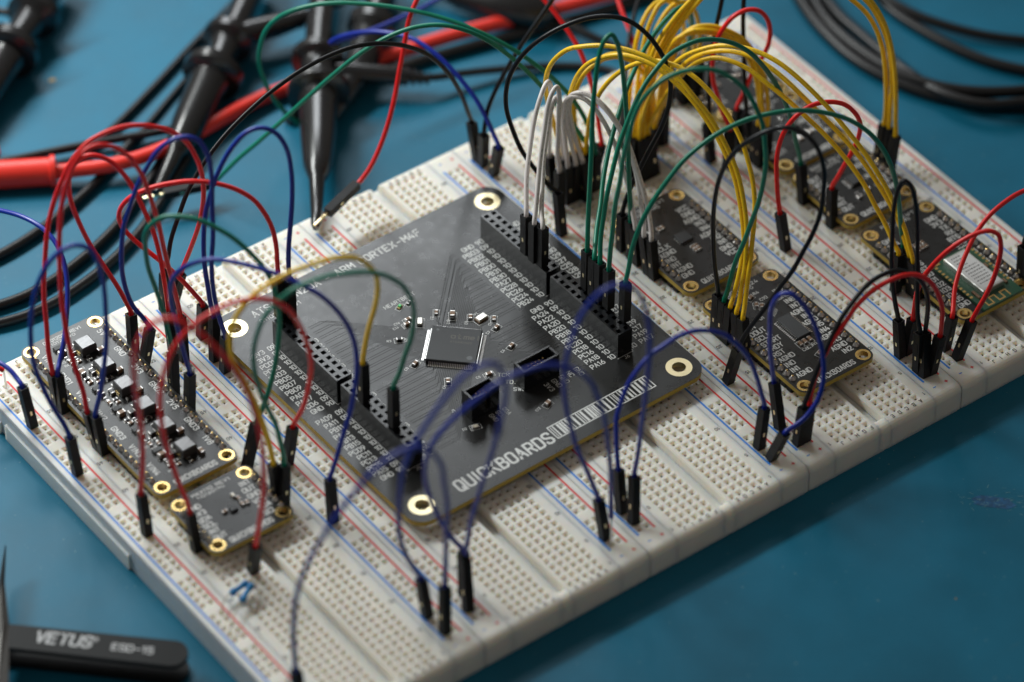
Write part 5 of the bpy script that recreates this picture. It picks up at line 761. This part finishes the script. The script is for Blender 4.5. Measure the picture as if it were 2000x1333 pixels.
PROBE_B = ('black probe clip lying across the thick red lead at left', [(8.69,20.1,-0.5,0.14),(9.21,20.49,-0.45,0.2),(9.99,21.06,-0.35,0.25),(10.15,21.16,-0.3,0.36),(10.34,21.3,-0.28,0.44),(11.05,21.88,-0.2,0.52),(12.11,22.71,-0.1,0.58),(12.51,22.99,-0.05,0.62),(12.62,23.08,-0.04,0.9),(12.83,23.23,-0.03,0.95),(12.91,23.29,-0.03,0.5),(13.35,23.67,0.0,0.46),(13.78,24.03,0.0,0.52),(13.89,24.12,0.0,0.78),(14.09,24.28,0.0,0.8),(14.19,24.36,0.0,0.45),(14.8,24.86,0.0,0.43),(15.54,25.48,0.0,0.43),(16.74,26.47,0.0,0.43)])
PROBE_C = ('black probe clip in the upper left corner with two wide flanges', [(5.56,25.77,-0.2,0.5),(6.55,26.36,-0.1,0.56),(7.86,27.31,-0.05,0.6),(8.16,27.5,0.0,0.62),(8.27,27.6,0.0,0.92),(8.52,27.77,0.0,0.95),(8.63,27.85,0.0,0.5),(9.09,28.13,0.05,0.45),(9.66,28.5,0.05,0.5),(9.8,28.61,0.05,0.82),(10.04,28.77,0.05,0.84),(10.16,28.87,0.05,0.45),(11.05,29.49,0.05,0.45),(11.77,30.05,0.05,0.45)])
PROBE_D = ('black probe clip partly hidden behind the centre one, with a shiny round flange', [(14.54,19.75,-0.5,0.2),(15.39,20.3,-0.4,0.35),(16.58,21.06,-0.3,0.5),(17.37,21.75,-0.2,0.55),(17.72,22.08,-0.15,0.6),(17.8,22.13,-0.1,0.75),(18.02,22.34,-0.1,0.78),(18.11,22.42,-0.1,0.4),(18.52,22.83,-0.1,0.4),(19.06,23.36,-0.1,0.5),(19.57,23.93,-0.1,0.5)])
PROBE_E = ('black probe body at the top of the frame above the red lead', [(20.81,22.7,-0.2,0.3),(21.06,21.98,-0.2,0.42),(21.58,21.1,-0.2,0.5),(22.0,20.61,-0.2,0.62),(22.61,19.86,-0.25,0.55),(22.84,19.52,-0.3,0.2)])
ARM_A = [(15.78,21.12,-0.05,0.3),(16.22,20.81,-0.1,0.32),(17.05,20.13,-0.15,0.3),(17.41,19.85,-0.2,0.27)]
ARM_A_CORD = [(17.41,19.85,-0.2),(18.21,19.38,-0.3),(19.0,19.16,-0.4),(20.53,18.63,-0.6),(21.94,17.93,-0.72),(22.64,17.32,-0.72),(22.96,16.85,-0.72),(23.05,16.33,-0.72)]
ARM_B = [(14.21,24.25,0.0,0.3),(14.78,24.14,0.0,0.38),(15.57,23.92,0.0,0.36),(16.24,23.8,0.0,0.3)]
ARM_B_CORD = [(16.24,23.8,0.0),(17.3,23.69,0.0),(18.5,23.77,-0.1),(19.91,24.14,-0.2)]
ARM_C_CORD = [(9.72,28.84,0.0),(9.3,29.34,0.0),(8.55,30.2,0.0)]
ARM_E_CORD = [(20.81,22.7,-0.2),(20.65,21.41,0.1),(20.9,20.7,0.1),(21.19,20.18,0.1)]
# ------------------------------------------------------------------ jumper wires
def plug_mesh():
    b = MB(); h = .124; H_ = 1.40
    # square shell with an open top
    vs = []
    for z, r in ((0, h - .012), (.015, h), (.55, h), (.552, h + .004), (.72, h + .004), (.722, h), (H_, h), (H_, h - .030), (H_ - .16, h - .030)): vs += [(-r, -r, z), (r, -r, z), (r, r, z), (-r, r, z)]
    n = 9; fs = [(3, 2, 1, 0), tuple(4 * (n - 1) + i for i in range(4))]
    for k in range(n - 1): fs += [(4 * k + i, 4 * k + (i + 1) % 4, 4 * k + 4 + (i + 1) % 4, 4 * k + 4 + i) for i in range(4)]
    b.add(vs, fs)
    # latch tongue on one face, in relief
    b.box(-.055, .055, -h - .006, -h + .01, .62, 1.06, bev=.0)
    c = MB(); c.box(-.030, .030, -h - .007, -h + .01, .47, .60); pn = MB(); pn.box(-.032, .032, -.032, .032, -.30, .02)
    s_ = MB(); s_.box(-.048, .048, -h - .0045, -h + .012, .42, .62)
    return b.mesh('plug', 'black'), c.mesh('plug_contact', 'goldpale'), s_.mesh('plug_slot', 'hole'), pn.mesh('plug_pin', 'goldpale')
PLUG, PCON, PSLOT, PPIN = plug_mesh()
b = MB(); b.box(-.032, .032, -.032, .032, -.62, .02); LONGPIN = b.mesh('long_pin', 'goldpale')
faces = Vector((-.44, -.585)).normalized()
def put_plug(parent, b0, t0, lying=False):
    b0, t0 = Vector(b0), Vector(t0); zax = (t0 - b0).normalized()
    ref = Vector((random.choice((-1, -1, 0)) if not lying else 0, 0, 0))
    fy = Vector((0, -1, 0)) if ref.x == 0 else Vector((-1, 0, 0))     # direction the slotted face looks
    yax = (-fy - zax * (-fy).dot(zax)).normalized(); xax = yax.cross(zax)
    mw = Matrix(((xax.x, yax.x, zax.x, b0.x), (xax.y, yax.y, zax.y, b0.y), (xax.z, yax.z, zax.z, b0.z + (0.012 if not lying else 0)), (0, 0, 0, 1)))
    p = obj('plug', PLUG, parent, mw=mw); obj('plug_slot', PSLOT, p); obj('plug_contact', PCON, p); obj('plug_pin', PPIN, p)
    if lying: obj('long_pin', LONGPIN, p)
    return zax
groups = dict(red='red jumper wires', blue='blue jumper wires', black='black jumper wires', green='green jumper wires', yellow='yellow jumper wires', white='white jumper wires')
random.seed(21)
for col, label, ends, pts in WIRES:
    e0 = ends[0]; base = e0[1] or pts[0]
    t = thing('jumper_wire', label, 'jumper wire', (0, 0, 0), 0, groups[col])
    P_ = [Vector(p) for p in pts]; mid = smooth_pts(P_, 2); mid = [mid[0]] + [p + Vector((random.gauss(0, .009), random.gauss(0, .009), random.gauss(0, .009))) for p in mid[1:-1]] + [mid[-1]]
    # leave and enter the plugs along their axes
    if ends[0][0] in 'HL': z0 = put_plug(t, ends[0][1], ends[0][2], ends[0][0] == 'L'); mid = [mid[0] - z0 * .15, mid[0] + z0 * .06] + mid[1:]
    if ends[1][0] in 'HL': z1 = put_plug(t, ends[1][1], ends[1][2], ends[1][0] == 'L'); mid = mid[:-1] + [mid[-1] + z1 * .06, mid[-1] - z1 * .15]
    b = MB(); cpts = spline(mid, 5); b.tube(cpts, .069, 10); obj('cable', b.mesh('wire_insulation', 'w_' + col, True, 80), t)
    if ends[1][0] == 'P':
        b = MB(); b.tube([ends[1][2], ends[1][1], Vector(ends[1][1]) - Vector((0, 0, .3))], .03, 8); obj('bare_pin', b.mesh('bare_pin', 'tin', True), t)
    if col in ('white', 'yellow'):      # printed marks along the insulation
        b = MB(); acc = 0
        for i in range(2, len(cpts) - 2):
            q = cpts[i]; tn = (cpts[i + 1] - cpts[i - 1]).normalized(); sd = (Vector((-.44, -.585, .68)) + Vector((.3, -.2, 0))).normalized(); nn = (sd - tn * sd.dot(tn)).normalized(); w_ = tn.cross(nn)
            if random.random() < .62:
                for s_ in (-.03, 0.0, .03):
                    if random.random() < .6: c0 = q + nn * .0698 + tn * s_; b.add([c0 - w_ * .012 - tn * .006, c0 + w_ * .012 - tn * .006, c0 + w_ * .012 + tn * .006, c0 - w_ * .012 + tn * .006], [(0, 1, 2, 3)])
        if b.v: tag(obj('printed_marks', b.mesh('printed_marks', 'w_print'), t), kind='stuff')
# ------------------------------------------------------------------ bench cables
for col, label, rad, pts in CABLES:
    b = MB(); b.tube(spline(smooth_pts(pts, 1), 8), rad, 14)
    o = obj('test_cable', b.mesh('test_cable', 'cable', True, 80)); tag(o, label, 'cable', 'black test cables on the mat')
t = thing('test_lead', 'thick red test lead with a red plug boot running across the back of the mat', 'test lead')
b = MB(); b.tube(spline(smooth_pts(RED_LEAD, 1), 8), .22, 18); obj('lead_cable', b.mesh('lead_cable', 'redlead', True, 80), t)
a, m_, c_ = [Vector(p) for p in RED_PLUG]; d = (c_ - a).normalized(); b = MB()
b.tube([a, a + d * .8, c_ - d * .25, c_ - d * .16, c_ - d * .14, c_, c_ + d * .03], [.42, .43, .43, .43, .50, .50, .36], 24); obj('plug_boot', b.mesh('plug_boot', 'redlead', True, 40), t)
b = MB(); b.tube(spline(RED_END, 6), [.38] * 12 + [.20], 20); tag(obj('test_lead', b.mesh('red_plug_end', 'redlead', True, 50)), 'rounded red plug end just entering at the left edge above the red plug boot', 'test lead')
# ------------------------------------------------------------------ probe clips
def lathe_axis(mb, prof, n=28):
    P_ = [Vector(p[:3]) for p in prof]; mb.tube(P_, [p[3] for p in prof], n); return mb
def probe(data, arm=None, cord=None, hook=False):
    label, prof = data
    t = thing('probe_clip', label, 'probe', (0, 0, 0), 0, 'black probe clips')
    # densify so the discs stay round-edged and square to the axis
    d0 = (Vector(prof[-1][:3]) - Vector(prof[0][:3])); parts = {'nose': [], 'body': [], 'shaft': []}
    i1 = next(i for i, p in enumerate(prof) if p[3] > .7); i2 = max(i for i, p in enumerate(prof) if p[3] > .7)
    for nm, seg in (('nose', prof[:i1]), ('finger_guard', prof[i1 - 1:i2 + 2]), ('shaft', prof[i2 + 1:])):
        if len(seg) < 2: continue
        b = MB(); b2 = lathe_axis(b, seg); obj(nm, b2.mesh(nm, 'probe', True, 35), t)
    if arm:
        b = MB(); lathe_axis(b, arm, 20); ar = obj('side_arm', b.mesh('side_arm', 'probe', True, 60), t)
        e = Vector(arm[-1][:3]); d = (e - Vector(arm[-2][:3])).normalized(); r = arm[-1][3]; L_ = []; R2 = []
        for i in range(4):
            L_ += [e + d * (.21 * i), e + d * (.21 * i + .02), e + d * (.21 * i + .12), e + d * (.21 * i + .14)]; q = r * (1.05 - .13 * i); R2 += [q * .62, q, q, q * .62]
        b = MB(); b.tube(L_, R2, 18); obj('strain_relief', b.mesh('strain_relief', 'probe', True, 30), t)
    if cord: b = MB(); b.tube(spline(cord, 8), .12, 12); obj('probe_cord', b.mesh('probe_cord', 'cable', True, 80), t)
    if hook:
        e = Vector(prof[1][:3]); b = MB(); d = (Vector(prof[3][:3]) - Vector(prof[1][:3])).normalized()
        s = d.cross(Vector((0, 0, 1))).normalized()
        b.tube(spline([e + d * .9 - s * .06, e + d * .2 - s * .08, e - d * .08 - s * .05, e - d * .18 + s * .03, e - d * .10 + s * .12, e + d * .08 + s * .12], 6), .035, 8); obj('hook', b.mesh('hook', 'tin', True), t)
    return t
probe(PROBE_A, ARM_A, ARM_A_CORD, True); probe(PROBE_B, ARM_B, ARM_B_CORD, True); probe(PROBE_C, None, ARM_C_CORD); probe(PROBE_D)
lb_, pr_ = PROBE_E
t = thing('probe_clip', lb_, 'probe', (0, 0, 0), 0, 'black probe clips'); b = MB(); lathe_axis(b, pr_, 24); obj('nose', b.mesh('probe_body', 'probe', True, 50), t)
e = Vector(pr_[0][:3]); d = (e - Vector(pr_[1][:3])).normalized(); b = MB(); L_, R2 = [], []
for i in range(4): L_ += [e + d * (.22 * i), e + d * (.22 * i + .02), e + d * (.22 * i + .12), e + d * (.22 * i + .14)]; R2 += [.16, .26, .26, .16]
b.tube(L_, R2, 16); obj('strain_relief', b.mesh('strain_relief', 'probe', True, 30), t)
# ------------------------------------------------------------------ tweezers
tw = thing('tweezers', 'black coated steel tweezers with bent bare tips at the lower left corner', 'tweezers', (-2.4, 5.6, 0))
a = math.atan2(4.21 - 7.41, -.70 + 3.94); L0 = 4.62     # handle axis, from the bare steel to the round end
O_ = Vector((-4.19, 7.17, -.20)) - Vector((-2.4, 5.6, 0)); ux = Vector((math.cos(a), math.sin(a), 0)); uy = Vector((-math.sin(a), math.cos(a), 0))
def handle(z0, z1, w0, w1):
    out = []; n = 10
    q = [(-.35, -w0), (L0 * .45, -(w0 + w1) / 2)] + [(L0 - .40 + .40 * math.sin(math.pi * k / n), -w1 * math.cos(math.pi * k / n)) for k in range(n + 1)] + [(L0 * .45, (w0 + w1) / 2), (-.35, w0)]
    b = MB(); m = len(q); vs = []
    for z, g in ((z0, .02), (z0 + .03, 0), (z1 - .03, 0), (z1, .02)):
        for x, y in q: p = O_ + ux * x + uy * (y * (1 - g)); vs.append((p.x, p.y, z))
    fs = [tuple(range(m - 1, -1, -1)), tuple(range(3 * m, 4 * m))] + [(k * m + i, k * m + (i + 1) % m, (k + 1) * m + (i + 1) % m, (k + 1) * m + i) for k in range(3) for i in range(m)]
    b.add(vs, fs); return b
obj('handle_arm', handle(-.22, -.08, .42, .46).mesh('handle_arm', 'esd', True, 30), tw); obj('handle_arm', handle(-.80, -.66, .42, .46).mesh('handle_arm_lower', 'esd', True, 30), tw)
def blade(z, w):
    right = [(-2.62, 10.08), (-3.35, 8.98), (-4.02, 7.67), (-5.22, 5.77)]; left = [(-2.68, 10.06), (-3.72, 8.80), (-4.72, 7.40), (-6.0, 5.95)]
    b = MB(); vs = []
    for (x0, y0), (x1, y1) in zip(right, left):
        
        xm, ym = x0 * .62 + x1 * .38, y0 * .62 + y1 * .38
        for x, y, q in ((x0, y0, -.10), (x0, y0, -.03), (xm, ym, .05), (x1, y1, -.12), (x1, y1, -.20)): vs.append((x + 2.4, y - 5.6, z + q))
    fs = [(4, 3, 2, 1, 0), (15, 16, 17, 18, 19)] + [(5 * k + i, 5 * k + (i + 1) % 5, 5 * k + 5 + (i + 1) % 5, 5 * k + 5 + i) for k in range(3) for i in range(5)]
    b.add(vs, fs); return b
obj('steel_tip', blade(-.04, 1).mesh('steel_tip', 'steel'), tw)
b = MB(); p = O_ + ux * .58 - uy * .10; text(b, 'VETUS', p.x, p.y, .36, -.0785, w=1.45, rot=a, stroke=.20, shear=.14, cw=.8)
p = O_ + ux * 2.12 + uy * .19
b.ribbon([(p.x + .09 * math.cos(k * math.pi / 5), p.y + .09 * math.sin(k * math.pi / 5)) for k in range(11)], .016, -.078); text(b, 'R', p.x - .03, p.y - .04, .09, -.078, rot=a, stroke=.15)
p = O_ + ux * 2.62 - uy * .10; text(b, 'ESD-15', p.x, p.y, .22, -.0785, w=1.08, rot=a, stroke=.20, cw=.8)
tag(obj('lettering', b.mesh('lettering', 'print_'), tw), kind='stuff')
# ------------------------------------------------------------------ blue resistors and their leads
for i, (lab, A_, B_, L1, L2) in enumerate((('upper of the two small blue resistors whose leads reach the leftmost rail', (1.62, 4.86, .30), (1.05, 4.83, .22), (1.80, 4.95, .02), (.59, 4.57, -.1)), ('lower of the two small blue resistors whose leads reach the leftmost rail', (1.66, 4.70, .34), (1.12, 4.42, .24), (1.85, 4.83, .02), (.33, 3.80, -.1)))):
    t = thing('resistor', lab, 'resistor', (0, 0, 0), 0, 'blue resistors')
    A_, B_ = Vector(A_), Vector(B_); d = B_ - A_; b = MB(); b.tube([A_ + d * s_ for s_ in (0, .03, .12, .25, .3, .7, .75, .88, .97, 1)], [.05, .085, .10, .095, .07, .07, .095, .10, .085, .05], 14); obj('resistor_body', b.mesh('resistor_body', 'rblue', True, 60), t)
    b = MB(); b.tube(spline([L1, Vector(L1) + Vector((-.02, 0, .2)), A_ - d * .1, A_], 5), .018, 6).tube(spline([B_, B_ + d * .25, Vector(L2) + Vector((.05, .05, .25)), L2], 5), .018, 6); obj('resistor_leads', b.mesh('resistor_leads', 'deep', True), t)
# ------------------------------------------------------------------ crumbs and lint on the mat
for lab, m_, x, y, s_ in (('ochre crumb on the mat beside the probe at upper left', 'crumb', 9.22, 26.65, .13), ('white speck of lint on the mat behind the second breadboard', 'lint', 9.15, 19.0, .06), ('dark crumb on the mat at lower right', 'crumb', 17.0, -5.88, .04)):
    b = MB(); n = 7; vs = [(0, 0, s_ * .5)] + [(s_ * math.cos(k * 6.283 / n) * random.uniform(.6, 1), s_ * math.sin(k * 6.283 / n) * random.uniform(.6, 1), 0) for k in range(n)]; b.add(vs, [(0, 1 + k, 1 + (k + 1) % n) for k in range(n)])
    o = obj('crumb' if m_ == 'crumb' else 'lint_speck', b.mesh('crumb', m_, True), None, (x, y, ZM + .002)); tag(o, lab, 'crumb' if m_ == 'crumb' else 'lint')
# worn scrape in the mat
t = thing('scrape_mark', 'scuffed violet blue scrape in the mat near the right edge', 'scrape', (20.2, -3.75, ZM + .002)); random.seed(4)
b = MB(); n = 18; vs = [(0, 0, .003)]
for k in range(n):
    q = k * 6.283 / n; r = random.uniform(.75, 1.15); x, y = .62 * r * math.cos(q), .26 * r * math.sin(q); vs.append((x * .77 + y * .63, -x * .63 + y * .77, .003))
b.add(vs, [(0, 1 + k, 1 + (k + 1) % n) for k in range(n)]); obj('scuffed_patch', b.mesh('scuffed_patch', mat('scuffed_rubber', (.006, .085, .21), .6, var=.5, vscale=6)), t)
b = MB()
for i in range(70):
    u_, v_ = random.gauss(0, .62), random.gauss(.05, .22); x, y = u_ * .77 + v_ * .63, -u_ * .63 + v_ * .77; r = random.uniform(.02, .13); aa = -.68 + random.gauss(0, .5)
    b.ribbon([(x, y), (x + r * math.cos(aa), y + r * math.sin(aa))], random.uniform(.005, .016), .005 + i * 5e-5)
tag(obj('fine_scratches', b.mesh('fine_scratches', mat('scratched_rubber', (.12, .30, .34), .6)), t), kind='stuff')
